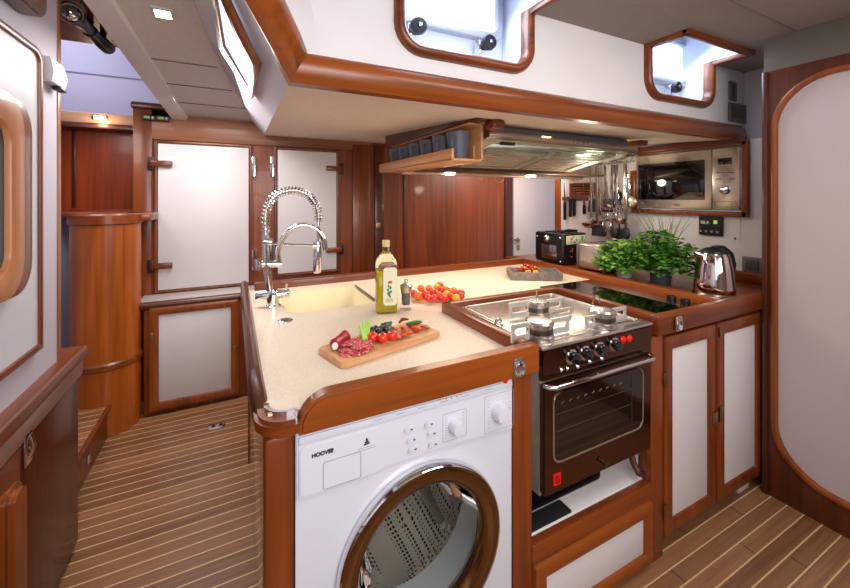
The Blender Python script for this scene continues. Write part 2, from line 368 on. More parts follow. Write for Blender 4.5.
# left slanted hatch window
Nl = n.normalized(); 
if Nl.dot(P0) > 0: Nl = -Nl
W3 = bpy.data.objects.new('window_3', None); col.objects.link(W3); W3['kind'] = 'structure'; W3.location = S+Vector((0,0,H))
ou = [(207,-30),(219,49),(251,99),(256.6,67),(245,46),(208,-30)]; inn = [(212,-30),(225,46),(247.5,86),(249.6,64),(239,44),(213,-30)]
off = P0+Nl*.022
Q = [PL(*p, off, Nl) for p in ou]; R_ = [PL(*p, off, Nl) for p in inn]
b = nb()
m = len(Q); o_ = [b.verts.new(q) for q in Q]; i_ = [b.verts.new(q) for q in R_]; o2 = [b.verts.new(q-Nl*.02) for q in Q]; i2 = [b.verts.new(q-Nl*.005) for q in R_]
for k in range(m-1):
    b.faces.new((o_[k], o_[k+1], i_[k+1], i_[k])); b.faces.new((o_[k], o2[k], o2[k+1], o_[k+1])); b.faces.new((i_[k], i_[k+1], i2[k+1], i2[k]))
obj('hatch_frame', b, OY, W3)
b = nb(); b.faces.new([b.verts.new(q-Nl*.003) for q in R_]); obj('hatch_pane', b, mat('cool_daylight', (205, 225, 245), .5, emit=1.3), W3)
# mahogany fascia: long rounded moulding along A, mitred up the swept corner
def sweep(bm, path, frames, sec):
    rings = []
    for p, (a, c) in zip(path, frames): rings.append([bm.verts.new(Vector(p)+Vector(a)*s[0]+Vector(c)*s[1]) for s in sec])
    for A_, B_ in zip(rings, rings[1:]):
        for k in range(len(sec)): bm.faces.new((A_[k], A_[(k+1) % len(sec)], B_[(k+1) % len(sec)], B_[k]))
    bm.faces.new(rings[0]); bm.faces.new(rings[-1][::-1])
    bmesh.ops.recalc_face_normals(bm, faces=bm.faces)
hh = .088
sec = [(0, .03), (0, -.012), (hh*.18, -.024), (hh*.45, -.031), (hh*.75, -.026), (hh*.94, -.012), (hh, 0), (hh, .03)]
tdir = (P3-P0).normalized()
across = Vector((.82, -.1, .56)).normalized(); across = (across-tdir*across.dot(tdir)).normalized()
outw = tdir.cross(across); outw = -outw if outw.y < 0 else outw
mit = ((across*1.15+Vector((0,0,1))*1.0))*.62
b = nb(); sweep(b, [(XU2-.03, 1.165, .335), (XU2-.06, 1.165, .33), P0+Vector((0,.01,0))], [((0,0,.7), (0,.6,0)), ((0,0,1), (0,1,0)), (mit, (0,1,0))], sec)
struct('trim_13', b, OX)
b = nb(); sweep(b, [P0+Vector((0,.01,0)), P0.lerp(P3, .25), P3], [(mit, (0,1,0)), (across, outw), (across, outw)], sec)
struct('trim_14', b, OZ)
# bulkhead on the right with a big round-cornered opening and white panel
XB = 2.22
oy0, oy1, oz0, oz1 = -.9, PX(783,200,XB).y, PX(850,520,XB).z-.0, PX(850,72,XB).z
b = nb(); zb = -1.12; zt = .583
inn = rrect(-.9, .858, -1.258, .538, .22, 10); out = rrect(-1.9, .885, F, zt, .001, 10)
ring(b, (XB,0,0), EY, EZ, NX, out, inn, -.04, 0, .001); struct('wall_bulkhead', b, DZ)
b = nb(); i2_ = rrect(-.878, .836, -1.236, .516, .20, 10)
ring(b, (XB,0,0), EY, EZ, NX, inn, i2_, -.02, .012, .008); struct('trim_15', b, OZ)
b = nb(); i3 = rrect(-.885, .843, -1.243, .523, .206, 10); plate(b, (XB+.02,0,0), EY, EZ, EX, i3, -.008, .02); struct('wall_bulkhead_panel', b, BULKW)
b = nb(); box(b, XB-.012, XB+.03, .868, .89, F, zt, .006); struct('trim_16', b, DZ)
b = nb(); box(b, XB, XB+.04, -1.9, .885, zt, ZC); struct('wall_header', b, mat('taupe_header_shaded', (98, 92, 86), .8))  # ceiling taupe with shade put into its colour, since this face catches light
# left wall by the camera
XL = -.57
b = nb(); box(b, XL-.05, XL, -1.9, 1.83, F, 1.0); struct('wall_left', b, LAV)
b = nb(); box(b, XL-.05, XL+.004, 1.83, 1.858, F, 1.0, .003); struct('trim_17', b, wood('edge_wood', (120, 70, 44), (160, 104, 70), 2))
b = nb(); pts = rrect(-1.9, 1.60, .545, 1.0, .05, 6, (1,0,0,0)); plate(b, (XL,0,0), EY, EZ, EX, pts, 0, .05, .006); struct('trim_18', b, DY)
b = nb(); box(b, -2.2, 3.4, -1.94, -1.9, F, 1.2); struct('wall_rear', b, mat('warm_off_white', (200, 188, 178), .6))
# forward cabin beyond the passage
b = nb(); box(b, -2.2, GL-.02, 3.9, 3.95, F, 1.6); struct('wall_forward_cabin', b, PURP)
b = nb(); box(b, -2.2, -.6, 3.86, 3.9, F, .56); struct('wall_forward_panelling', b, wood('red_mahogany', (116, 36, 10), (186, 76, 24), 2))
b = nb(); x = PY(74,170,3.86).x; box(b, x-.012, x+.012, 3.85, 3.86, -.08, .56, .003); struct('trim_19', b, DZ)
b = nb(); box(b, -2.2, -.62, 3.70, 3.86, .56, .64, .006); struct('trim_20', b, wood('tan_valance', (150, 112, 88), (184, 142, 112), 0))
b = nb(); box(b, -2.2, -.62, 3.68, 3.86, .52, .56, .004); struct('trim_21', b, DX)
b = nb(); box(b, -2.2, -.6, 3.40, 3.86, -.135, -.10, .01); struct('trim_22', b, WX)
b = nb(); box(b, -2.2, GL-.07, -1.9, 2.72, .85, .88); struct('ceiling_wood', b, wood('dark_red_wood_ceiling', (70, 24, 10), (124, 52, 24), 0))
b = nb(); box(b, -2.2, GL-.02, 2.72, 3.95, 1.5, 1.55); box(b, -2.2, GL-.04, 2.72, 2.76, .88, 1.52); struct('ceiling_forward', b, PURP)
b = nb(); q = PY(66,72,3.9); box(b, -2.2, GL-.05, 3.893, 3.9, .975, .983); struct('trim_23', b, mat('joint_mauve', (120, 114, 140), .7))
b = nb(); box(b, -2.25, -2.2, -1.9, 4.0, F, 1.6); struct('wall_far_left', b, PURP)
b = nb(); box(b, -1.12, -1.10, 1.8, 3.9, F, -.14); struct('wall_passage', b, PURP)
# ================================================================== FAR WALL LOCKERS
def ortho_box(name, x0, x1, y0, y1, z0, z1, m, par, bev=.003, label=None):
    b = nb(); box(b, x0, x1, y0, y1, z0, z1, bev); return obj(name, b, m, par, label)
def far_locker(a, c, z0, z1, label, latch_side, hinge_side):
    t = thing('wall_locker', label, 'locker', ((a+c)/2, WB, z0))
    b = nb(); ring(b, (0,WB,0), EX, EZ, NY, rrect(a-.022, c+.022, z0-.022, z1+.022, .003), rrect(a, c, z0, z1, .002), 0, .028, .006); obj('door_frame', b, WZ, t)
    b = nb(); box(b, a+.003, c-.003, WB-.03, WB-.006, z0+.003, z1-.003, .004); obj('door', b, PANEL, t)
    for f in (.17, .86):
        z = z0+(z1-z0)*f; x = a-.035 if latch_side < 0 else c+.035; s = 1 if latch_side < 0 else -1
        b = nb(); box(b, x-.02, x+.02, WB-.04, WB, z-.045, z+.045, .004); p = obj('turn_button', b, mat('dark_bronze', (60, 40, 34), .4, metal=.4), t)
        b = nb(); box(b, min(x, x+s*.125), max(x, x+s*.125), WB-.062, WB-.036, z-.02, z+.02, .006); obj('button_tab', b, WX, p)
        x = c+.035 if hinge_side > 0 else a-.035
        b = nb(); box(b, x-.016, x+.016, WB-.035, WB, z-.075, z+.075, .003); tube(b, [(x, WB-.04, z-.08), (x, WB-.04, z+.08)], .011); obj('hinge', b, CHROME, t)
far_locker(PY(158,200,WB).x, PY(249,200,WB).x, -.645, .375, 'tall white locker door between mahogany frames, left of the tap', -1, 1)
far_locker(PY(277,200,WB).x, PY(336,200,WB).x, -.60, .375, 'white locker door behind the spring tap', 1, -1)
# low locker with ledge
t = thing('low_locker', 'low mahogany locker with square white door under the grey ledge', 'locker', (-.2, 2.92, F))
ortho_box('carcass', -.502, .35, 2.93, WB-.032, F+.001, -.70, WZ, t)
ortho_box('ledge', -.54, .5, 2.94, WB-.032, -.70, -.665, mat('grey_ledge', (186, 176, 172), .45), t)
b = nb(); tube(b, [(-.54, 2.93, -.685), (.5, 2.93, -.685)], .026, 12); obj('ledge_edge', b, DX, t)
a, c, z0, z1 = PY(160,350,2.92).x, PY(230,350,2.92).x, -1.29, -.735
b = nb(); frame_panel(b, (0,2.93,0), EX, EZ, NY, a-.055, c+.055, z0-.055, z1+.04, .05, 0, .028); d = obj('door', b, OZ, t)
b = nb(); box(b, a-.01, c+.01, 2.915, 2.93, z0-.01, z1+.01, .002); obj('door_panel', b, PANEL, d)
b = nb(); box(b, c+.02, c+.042, 2.898, 2.91, -1.06, -1.01, .002); obj('finger_latch', b, BRASS, d)
b = nb(); box(b, a-.05, a-.035, 2.90, 2.912, -.90, -.85, .002); obj('hinge', b, BRASS, d)
# curved cabinet
t = thing('curved_cabinet', 'round-fronted mahogany cabinet at the end of the passage', 'cabinet', (-.685, 2.935, F))
cc = (-.685, 2.935)
b = nb(); lathe(b, [(.168, F+.001), (.168, -.155)], (cc[0], cc[1], 0), n=48); obj('body', b, wood('bright_orange_mahogany', (124, 56, 8), (190, 98, 24), 2), t)  # brighter orange wood tone for the round front
b = nb(); lathe(b, [(.170, -.16), (.178, -.155), (.178, -.105), (.170, -.095), (.15, -.095)], (cc[0], cc[1], 0), n=48); obj('rim', b, WX, t)
b = nb(); lathe(b, [(.168, -1.0), (.177, -.99), (.177, -.965), (.168, -.955)], (cc[0], cc[1], 0), n=48); obj('band', b, OX, t)
b = nb(); q = PY(150,215,2.95); box(b, -.60, -.46, 2.90, WB-.022, -.15, -.095, .01); obj('corner_shelf', b, WX, t)
# step
t = thing('step', 'low mahogany step with striped teak tread beside the left cabinet', 'step', (-.86, 2.3, F))
ortho_box('riser', -1.08, -.645, 1.83, 2.80, F+.001, -1.215, WY, t)
ortho_box('tread', -1.085, -.638, 1.82, 2.80, -1.215, -1.195, SOLE, t)
b = nb(); tube(b, [(-.640, 1.83, -1.205), (-.640, 2.79, -1.205)], .013); obj('nosing', b, WY, t)
b = nb(); box(b, -.645, -.636, 2.42, 2.45, -1.32, -1.27, .002); obj('latch_plate', b, CHROME, t)
# ================================================================== LEFT CABINET + PANEL + LOOP
XF = -.55; YE = 1.97
t = thing('side_cabinet', 'dark mahogany side cabinet with bar handle at left edge of view', 'cabinet', (-.6, 1.0, F))
ortho_box('carcass', -.60, XF-.012, -.6, YE, F+.001, -.66, DZ, t)
b = nb(); box(b, -.62, XF+.026, -.6, YE+.02, -.64, -.592, .012, 3); obj('top_rail', b, WY, t)
ortho_box('fascia', -.60, XF+.012, -.6, YE+.01, -.705, -.64, mat('pinkish_grey_lip', (150, 112, 100), .35, coat=.3), t)
yd0 = PX(19, 500, XF).y; b = nb(); box(b, XF-.012, XF+.004, yd0, YE-.01, F+.03, -.715, .004); d = obj('door', b, DZ, t)
ya, yb = PX(10,500,XF+.05).y, PX(27,500,XF+.05).y
b = nb(); plate(b, (XF+.004,0,0), EY, EZ, EX, rrect(ya+.03, yb+.085, -1.36, PX(30,478,XF).z, .04), 0, .016, .004); obj('handle_backing', b, DZ, t)
b = nb(); plate(b, (XF+.02,0,0), EY, EZ, EX, rrect(ya, yb, -1.36, PX(20,483,XF+.05).z, .035), 0, .035, .014); obj('bar_handle', b, OZ, t)
q = PX(24,448,XF); b = nb(); box(b, XF+.004, XF+.012, q.y-.025, q.y+.02, q.z-.05, q.z+.045, .002); tube(b, [(XF+.010, q.y, q.z-.035), (XF+.022, q.y, q.z), (XF+.014, q.y, q.z+.035)], .006); obj('latch', b, CHROME, d)
b = nb(); box(b, XF-.012, XF+.006, -.6, yd0-.006, F+.03, -.715, .004); obj('front_panel', b, WZ, t)
# raised cream panel with wood edging
t = thing('sliding_door', 'large cream door panel with a thin mahogany edging on left wall', 'door', (XL, .8, -.5))
zp0, zp1, yp = -.49, .475, 1.665
b = nb(); o1 = rrect(-.6, yp, zp0, zp1, .045, 6, (0,1,0,0)); i1 = rrect(-.58, yp-.022, zp0+.022, zp1-.022, .03, 6, (0,1,0,0))
ring(b, (XL,0,0), EY, EZ, EX, o1, i1, 0, .02, .006); obj('edging', b, WZ, t)
b = nb(); plate(b, (XL,0,0), EY, EZ, EX, i1, 0, .012); obj('door_panel', b, mat('pale_cream_panel', (205, 208, 214), .4), t)
t = thing('wooden_pull_frame', 'pale wooden rounded frame handle standing off the cream door panel', 'handle', (XL, 1.3, 0))
yo = PX(33,200,XL+.042).y; b = nb(); ring(b, (XL+.012,0,0), EY, EZ, EX, rrect(.7, yo, -.27, .27, .09, 10), rrect(.8, PX(15,200,XL+.042).y, -.2, .2, .06, 10), .016, .03, .004); obj('rear_frame', b, WZ, t)
yo = PX(25.5,200,XL+.072).y; yi = PX(12,200,XL+.072).y; b = nb(); ring(b, (XL+.042,0,0), EY, EZ, EX, rrect(.7, yo, -.255, .262, .09, 10), rrect(.8, yi, -.195, .19, .06, 10), .016, .03, .004); obj('front_frame', b, TEAKZ, t)
for z in (-.225, .225): b = nb(); box(b, XL+.0125, XL+.06, 1.05, 1.09, z-.012, z+.012, .002); obj('mounting_block', b, TEAKZ, t)
# small white alarm box
t = thing('wall_siren', 'small white wedge-shaped alarm box high on the left wall', 'alarm', (XL, 1.75, .45))
ya, yb = PX(51,70,XL+.03).y, PX(66,70,XL+.03).y; zs0, zs1 = PX(50,80,XL+.03).z, PX(50,55,XL+.03).z
b = nb(); prism(b, [(XL, ya, zs0+.0), (XL, ya, zs1), (XL+.026, ya, zs1), (XL+.036, ya, zs1-.05), (XL+.030, ya, zs0)], (0, yb-ya, 0), .005); obj('housing', b, mat('siren_white', (206, 200, 206), .4), t)
b = nb(); box(b, XL+.01, XL+.035, yb-.06, yb-.01, zs0-.014, zs0, .003); obj('sounder', b, BLK, t)
# spotlight under wood ceiling
A = Vector(PZ(70, 12, .80)); B = Vector(PZ(110, 50, .785)); ax = (B-A).normalized()
t = thing('spotlight', 'black tubular searchlight fixed under the dark wood ceiling', 'lamp', (A+B)/2)
b = nb(); lathe(b, [(.036, -.02), (.042, 0), (.040, .05), (.032, .09), (.026, .12), (.026, .3), (.032, .31), (.032, .39), (.02, .4)], A, ax); obj('housing', b, BLK, t)
face_dir = Vector((.35, -.75, -.55)).normalized()
b = nb(); lathe(b, [(.041, 0), (.045, .010), (.042, .018), (.038, .018)], A+face_dir*-.0, face_dir); obj('lamp_rim', b, STEELD, t)
b = nb(); ball(b, A+face_dir*.008, .036, 1, 1, 1); lens = obj('lamp_lens', b, mat('clear_lens', (230, 232, 236), .05, metal=.9), t)
b = nb()
for f in (.45, .8):
    q = A.lerp(B, f); lathe(b, [(.03, -.01), (.03, .01)], q, ax); box(b, q.x-.012, q.x+.012, q.y-.012, q.y+.012, q.z, .85, .002)
obj('clamp', b, BLK, t)
# recessed downlights
def downlight(x, y, z, label, sx=.045, sy=.045, gsl=0):
    t = thing('downlight', label, 'light', (x, y, z), None)
    b = nb(); obox(b, (x,y,z), EX, (0,1,-gsl), EZ, -sx, sx, -sy, sy, -.008, .004, .003); obj('bezel', b, mat('bezel_grey', (190, 184, 176), .4), t)
    b = nb(); obox(b, (x,y,z), EX, (0,1,-gsl), EZ, -sx*.72, sx*.72, -sy*.72, sy*.72, -.0095, -.004, .002); obj('lens', b, LEDW, t)
    return t
q = PL(163, 12, *Gp); downlight(q.x, q.y, gz(q.y)-.002, 'square recessed downlight glowing in the grey passage ceiling', .038, .038, GS)
q = PY(100, 122, 3.70); t = thing('wall_light', 'small square glowing light in the tan valance above the red panelling', 'light', (q.x, 3.70, .6))
b = nb(); box(b, q.x-.05, q.x+.05, 3.692, 3.70, .585, .62, .003); obj('bezel', b, BRASS, t)
b = nb(); box(b, q.x-.035, q.x+.035, 3.688, 3.694, .59, .615, .002); obj('lens', b, LEDW, t)
# two small meters with green displays
for i, (p, s) in enumerate((((149,117.5), 'small black meter with green display, nearer the pillar corner'), ((163,118.5), 'small black meter with green display, nearer the ceiling beam'))):
    q = PY(*p, WB-.045); t = thing('tank_meter', s, 'meter', (q.x, WB-.045, q.z), 'green-lit meters above the tall locker')
    b = nb(); box(b, q.x-.034, q.x+.034, WB-.055, WB-.03, q.z-.018, q.z+.018, .003); obj('case', b, BLK, t)
    b = nb(); box(b, q.x-.024, q.x+.006, WB-.058, WB-.054, q.z-.008, q.z+.008, .001); obj('display', b, mat('meter_green', (104, 150, 60), .5, emit=.3), t)
    b = nb(); lathe(b, [(.006, 0), (.006, .005)], (q.x+.022, WB-.055, q.z), NY, 10); obj('button', b, STEEL, t)
# floor ring pull
q = PZ(217, 426, F); t = thing('floor_ring_pull', 'small chrome lifting ring set in the striped floor', 'latch', q)
b = nb(); box(b, q.x-.045, q.x+.045, q.y-.03, q.y+.03, F, F+.004, .002); obj('plate', b, CHROME, t)
b = nb(); lathe(b, [(.012, .004), (.012, .0055)], (q.x-.018, q.y, F), n=12); lathe(b, [(.012, .004), (.012, .0055)], (q.x+.02, q.y, F), n=12); obj('recess', b, BLK, t)
# ================================================================== GALLEY PENINSULA
YF = .90
t = thing('galley_cabinet', 'varnished mahogany galley carcass framing washing machine and cooker', 'cabinet', (.8, 1.0, F))
ortho_box('corner_post', .060, .124, YF-.002, YF+.06, F+.001, -.53, WZ, t, .012)
b = nb(); box(b, .072, .10, YF+.05, 2.2, F+.001, C-.045, .004); obj('side_panel', b, wood('glossy_side_panel', (110, 70, 48), (160, 112, 84), 2, .12, 1), t)
b = nb(); box(b, .068, .104, 2.17, 2.21, F+.001, C-.045, .004); obj('rear_post', b, WZ, t)
ortho_box('back_panel', .10, 1.93, 2.17, 2.20, F+.001, C-.045, WZ, t)
ortho_box('divider_post', .748, .822, YF, 1.45, F+.001, -.53, WZ, t, .006)
ortho_box('end_post', 1.402, 1.476, YF, YF+.05, F+.001, -.53, WZ, t, .004)
ortho_box('cooker_shelf_rail', .822, 1.402, YF, YF+.03, -1.20, -1.075, WX, t)
ortho_box('plinth', 1.43, 2.27, YF+.06, YF+.09, F+.001, -1.32, mat('dark_plinth', (70, 40, 26), .5), t, 0)
# worktop
t = thing('worktop', 'speckled cream worktop wrapping around the cooker with mahogany fiddle rails', 'worktop', (.8, 1.6, C))
b = nb()
sx0, sx1, sy0, sy1 = .205, .605, 1.68, 2.09
TX = 1.90
def slab(x0, x1, y0, y1): face((x0,y0,C), (x1,y0,C), (x1,y1,C), (x0,y1,C))
# front-left part with rounded corner
cr = .05; pts = [(.066+cr-cr*math.cos(math.radians(90*i/8)), .918+cr-cr*math.sin(math.radians(90*i/8)), C) for i in range(9)]
face(*(pts+[(.80,.918,C), (.80,1.40,C), (.066,1.40,C)]))
slab(.066, .80, 1.40, sy0-.03); slab(.80, 1.47, 1.43, sy0-.03); slab(1.47, TX, 1.43, sy0-.03); slab(.066, sx0-.03, sy0-.03, sy1+.03); slab(sx1+.03, TX, sy0-.03, sy1+.03); slab(.066, TX, sy1+.03, 2.2)
outer = []; inner = rrect(sx0, sx1, sy0, sy1, .06)
for (u, v_) in inner:
    cu, cv = (sx0+sx1)/2, (sy0+sy1)/2; du, dv = u-cu, v_-cv; hu, hv = (sx1-sx0)/2+.03, (sy1-sy0)/2+.03
    s = min(hu/abs(du) if du else 9, hv/abs(dv) if dv else 9); outer.append((cu+du*s, cv+dv*s))
# snap corners of the outer loop
def near(p, q): return math.dist(p, q)
for cq in ((sx1+.03, sy0-.03), (sx1+.03, sy1+.03), (sx0-.03, sy1+.03), (sx0-.03, sy0-.03)):
    k = min(range(len(outer)), key=lambda i: near(outer[i], cq)); outer[k] = cq
m = len(inner); O_ = [b.verts.new((p[0], p[1], C)) for p in outer]; I_ = [b.verts.new((p[0], p[1], C)) for p in inner]
for k in range(m): b.faces.new((O_[k], O_[(k+1) % m], I_[(k+1) % m], I_[k]))
slab(1.47, TX, .92, 1.43)
bmesh.ops.recalc_face_normals(b, faces=b.faces)
for f in b.faces:
    if f.normal.z < 0: f.normal_flip()
obj('surface', b, STONE, t)
b = nb(); box(b, .07, .80, .93, 1.40, C-.04, C-.002, 0); box(b, .70, TX, 1.45, 2.18, C-.04, C-.002, 0); obj('underside', b, STONE, t)
# sink
b = nb(); prof = [(0, C), (.004, C-.006), (.012, C-.10), (.04, C-.13)]
R2 = [[b.verts.new((p[0]+((sx0+sx1)/2-p[0])*k*4, p[1]+((sy0+sy1)/2-p[1])*k*4, z)) for p in inner] for k, z in prof]
for A_, B_ in zip(R2, R2[1:]):
    for k in range(m): b.faces.new((A_[k], A_[(k+1) % m], B_[(k+1) % m], B_[k]))
b.faces.new(R2[-1]); s_ = obj('sink_bowl', b, SINKM, t)
b = nb(); lathe(b, [(.035, 0), (.035, .003), (.012, .004)], ((sx0+sx1)/2, (sy0+sy1)/2, C-.13)); obj('sink_drain', b, CHROME, s_)
b = nb(); box(b, sx1-.004, sx1+.003, sy0+.03, sy1-.02, C-.012, C+.004, .001); obj('sink_edge_strip', b, STEELD, s_)
# fiddle rails
b = nb(); R = RT
front = [(.150, 0), (.150, -.045)]
pts = []   # front rail outline in XZ: rises in a curve from the corner
zb = -.533
pts = [(.132, zb), (.836, zb), (.836, RT)]
for i in range(9): a = math.radians(90+90*i/8); pts.append((.132+.075+.075*math.cos(a), RT-.065+.065*math.sin(a)))
plate(b, (0,.925,0), EX, EZ, NY, pts, 0, .045, .007); obj('front_rail', b, OX, t)
b = nb()   # low corner block below the surface with a rounded outside
cpts = [(.042+.07-.07*math.cos(math.radians(90*i/8)), .885+.07-.07*math.sin(math.radians(90*i/8))) for i in range(9)]
prism(b, [(p[0], p[1], -.533) for p in cpts]+[(.133,.885,-.533), (.133,1.0,-.533), (.042,1.0,-.533)], (0,0,.037), .008); obj('corner_block', b, WX, t)
b = nb(); arc = [(.066+cr-(cr+.003)*math.cos(math.radians(-10+105*i/8)), .918+cr-(cr+.003)*math.sin(math.radians(-10+105*i/8)), C-.002) for i in range(9)]+[(.131, .914, C-.002)]
for k in range(len(arc)-1):
    A_, B_ = Vector(arc[k]), Vector(arc[k+1]); 
    b.faces.new([b.verts.new(q) for q in (A_+Vector((0,0,.006)), B_+Vector((0,0,.006)), B_-Vector((0,0,.012)), A_-Vector((0,0,.012)))])
    nn = Vector((-(B_-A_).y, (B_-A_).x, 0)).normalized()*.012
    b.faces.new([b.verts.new(q) for q in (A_+Vector((0,0,.006)), B_+Vector((0,0,.006)), B_+nn+Vector((0,0,.004)), A_+nn+Vector((0,0,.004)))])
obj('corner_metal_strip', b, CHROME, t)
b = nb(); sec2 = [(-.022, -.045), (-.024, .01), (-.018, .033), (-.008, .04), (.004, .037), (.012, .02), (.012, -.0), (.012, -.045)]
path = [(.058, 2.28, C), (.058, 1.12, C), (.060, 1.03, C-.006), (.066, .975, C-.024)]
sweep(b, path, [((1,0,0), (0,0,1))]*2+[((1,0,0), (0,0,.9)), ((1,0,0), (0,0,.5))], sec2); obj('side_rail', b, DY, t)
b = nb(); box(b, .10, 1.945, 2.185, 2.225, C-.05, RT, .008); obj('rear_rail', b, WX, t)
b = nb(); box(b, 1.90, 1.945, .92, 2.21, C-.05, RT, .008); obj('outboard_rail', b, OY, t)
b = nb(); box(b, .796, .836, .92, 1.43, C-.06, RT, .007); obj('cooker_rail', b, WY, t)
b = nb(); box(b, .80, 1.475, 1.40, 1.437, C-.06, RT, .007); obj('cooker_rail', b, WX, t)
b = nb(); box(b, 1.436, 1.475, .92, 1.437, C-.06, RT, .007); obj('cooker_rail', b, WY, t)
b = nb(); box(b, 1.430, 2.255, .888, .928, -.528, RT, .010); obj('front_rail', b, WX, t)
def ring_latch(x, z, label):
    t = thing('ring_latch', label, 'latch', (x, .88, z))
    b = nb(); plate(b, (0,.880,0), EX, EZ, NY, rrect(x-.021, x+.021, z-.028, z+.028, .012), 0, .004, .001); obj('plate', b, STEEL, t)
    b = nb(); tube(b, [(x+.016*math.cos(a), .873, z-.004+.019*math.sin(a)) for a in [2*math.pi*k/18 for k in range(18)]], .003, 8, closed=True); obj('ring', b, CHROME, t)
    b = nb(); lathe(b, [(.007, 0), (.007, .009)], (x, .880, z+.012), NY, 12); obj('keeper', b, STEELD, t)
ring_latch(PY(519,367,.88).x, PY(519,367,.88).z, 'chrome ring latch on the rail right of the washing machine')
ring_latch(PY(678.5,323.5,.88).x, PY(678.5,323.5,.88).z, 'chrome ring latch on the rail below the black hob')
# ledge outboard of the rail
t = thing('rear_ledge', 'mahogany ledge behind the worktop rail holding toasters and kettle', 'shelf', (2.3, 1.5, -.49))
ortho_box('ledge_board', 1.95, XW-.001, .93, 2.45, -.52, -.475, OY, t)
ortho_box('ledge_back', XW-.03, XW-.001, .93, 1.20, -.475, -.42, OY, t)
ortho_box('ledge_support', 2.66, XW-.001, .93, 2.45, F+.001, -.52, DZ, t, 0)
# ================================================================== WASHING MACHINE
x0, x1 = .126, .744; YW = .905
t = thing('washing_machine', 'white front-loading washing machine built in under the worktop', 'washing machine', ((x0+x1)/2, 1.2, F))
cx_, cz_, rr = .451, -.936, .235
b = nb()
# front with round hole + sides
nseg = 64
circ = [(cx_+rr*.93*math.cos(2*math.pi*k/nseg), cz_+rr*.93*math.sin(2*math.pi*k/nseg)) for k in range(nseg)]
zt, zbm = -.536, F+.02
def outp(p):
    du, dv = p[0]-cx_, p[1]-cz_; s = []
    if du > 1e-6: s.append((x1-cx_)/du)
    if du < -1e-6: s.append((x0-cx_)/du)
    if dv > 1e-6: s.append((zt-cz_)/dv)
    if dv < -1e-6: s.append((zbm-cz_)/dv)
    s = min(s); return (cx_+du*s, cz_+dv*s)
outl = [outp(p) for p in circ]
for cq in ((x1, zt), (x0, zt), (x0, zbm), (x1, zbm)):
    k = min(range(nseg), key=lambda i: near(outl[i], cq)); outl[k] = cq
O_ = [b.verts.new((p[0], YW, p[1])) for p in outl]; I_ = [b.verts.new((p[0], YW, p[1])) for p in circ]; B2 = [b.verts.new((p[0], YW+.5, p[1])) for p in outl]; I2 = [b.verts.new((p[0], YW+.04, p[1])) for p in circ]
for k in range(nseg):
    j = (k+1) % nseg; b.faces.new((O_[k], O_[j], I_[j], I_[k])); b.faces.new((O_[k], B2[k], B2[j], O_[j])); b.faces.new((I_[k], I_[j], I2[j], I2[k]))
b.faces.new(B2[::-1]); bmesh.ops.recalc_face_normals(b, faces=b.faces)
obj('body', b, APPL, t)
# control fascia: bulges towards viewer with lower edge curving
b = nb(); zl = [-.690, -.684, -.680, -.676, -.676, -.680]; n_ = 24
def arcz(x): u = (x-x0)/(x1-x0); return -.688+.012*math.sin(math.pi*u)-.0*u
pp = [(x0+.002, zt-.004), (x0+.002, arcz(x0))]+[(x0+(x1-x0)*k/n_, arcz(x0+(x1-x0)*k/n_)) for k in range(1, n_)]+[(x1-.002, arcz(x1)), (x1-.002, zt-.004)]
plate(b, (0,YW,0), EX, EZ, NY, pp, 0, .009, .004); fas = obj('control_fascia', b, APPL, t)
ys = YW-.009
b = nb(); box(b, x0+.006, x1-.006, ys-.003, ys, -.560, zt-.006, .002); obj('top_strip', b, APPL2, fas)
for q in ((374,420),(393,412),(440,404),(494,392)):
    pass
# detergent drawer
p = PY(322,453,ys); p2 = PY(371,488,ys)
b = nb(); plate(b, (0,ys,0), EX, EZ, NY, rrect(x0+.008, .325, -.678, -.567, .012), 0, .003, .001); dr = obj('detergent_drawer', b, APPL, t)
b = nb(); ring(b, (0,ys-.003,0), EX, EZ, NY, rrect(.185, .276, -.676, -.612, .006), rrect(.1865, .2745, -.6745, -.6135, .005), -.001, .0012, .0005); obj('drawer_grip', b, GREY, dr)
text('maker_lettering', 'HOOVER', .0125, (.185, ys-.0035, -.5905), EX, EZ, mat('black_ink', (20, 20, 22), .5), t, bold=.0007)
q = Vector((.290, ys-.0035, -.5935))
b = nb()
for k in range(3):
    w = .003+.0022*k; z = q.z+.003-.0045*k
    obox(b, (q.x, q.y, z), Vector((1,0,.12)).normalized(), EY, EZ, -w, w, -.0006, .0006, -.0014, .0018, 0)
prism(b, [(q.x-.003, q.y, q.z+.005), (q.x+.003, q.y, q.z+.005), (q.x, q.y, q.z+.010)], (0,-.0008,0))
obj('fabric_care_emblem', b, mat('black_ink', (20, 20, 22), .5), t)
b = nb()
for k in range(2): box(b, q.x-.022, q.x+.022, q.y-.0003, q.y+.0003, q.z-.014-.005*k, q.z-.0130-.005*k)
obj('small_print', b, GREY, t)
for px, py in ((408.3,429.2),(411,439.3),(412.4,448.7),(428.4,423.7),(431.2,433),(432.4,443.8)):
    q = PY(px, py, ys); b = nb(); plate(b, (0,ys,0), EX, EZ, NY, rrect(q.x-.013, q.x+.013, q.z-.0075, q.z+.0075, .007), 0, .006, .002); bt = obj('push_button', b, APPL2, fas)
    b = nb(); box(b, q.x+.004, q.x+.010, ys-.0068, ys-.006, q.z-.001, q.z+.002); obj('indicator_mark', b, BLK, bt)
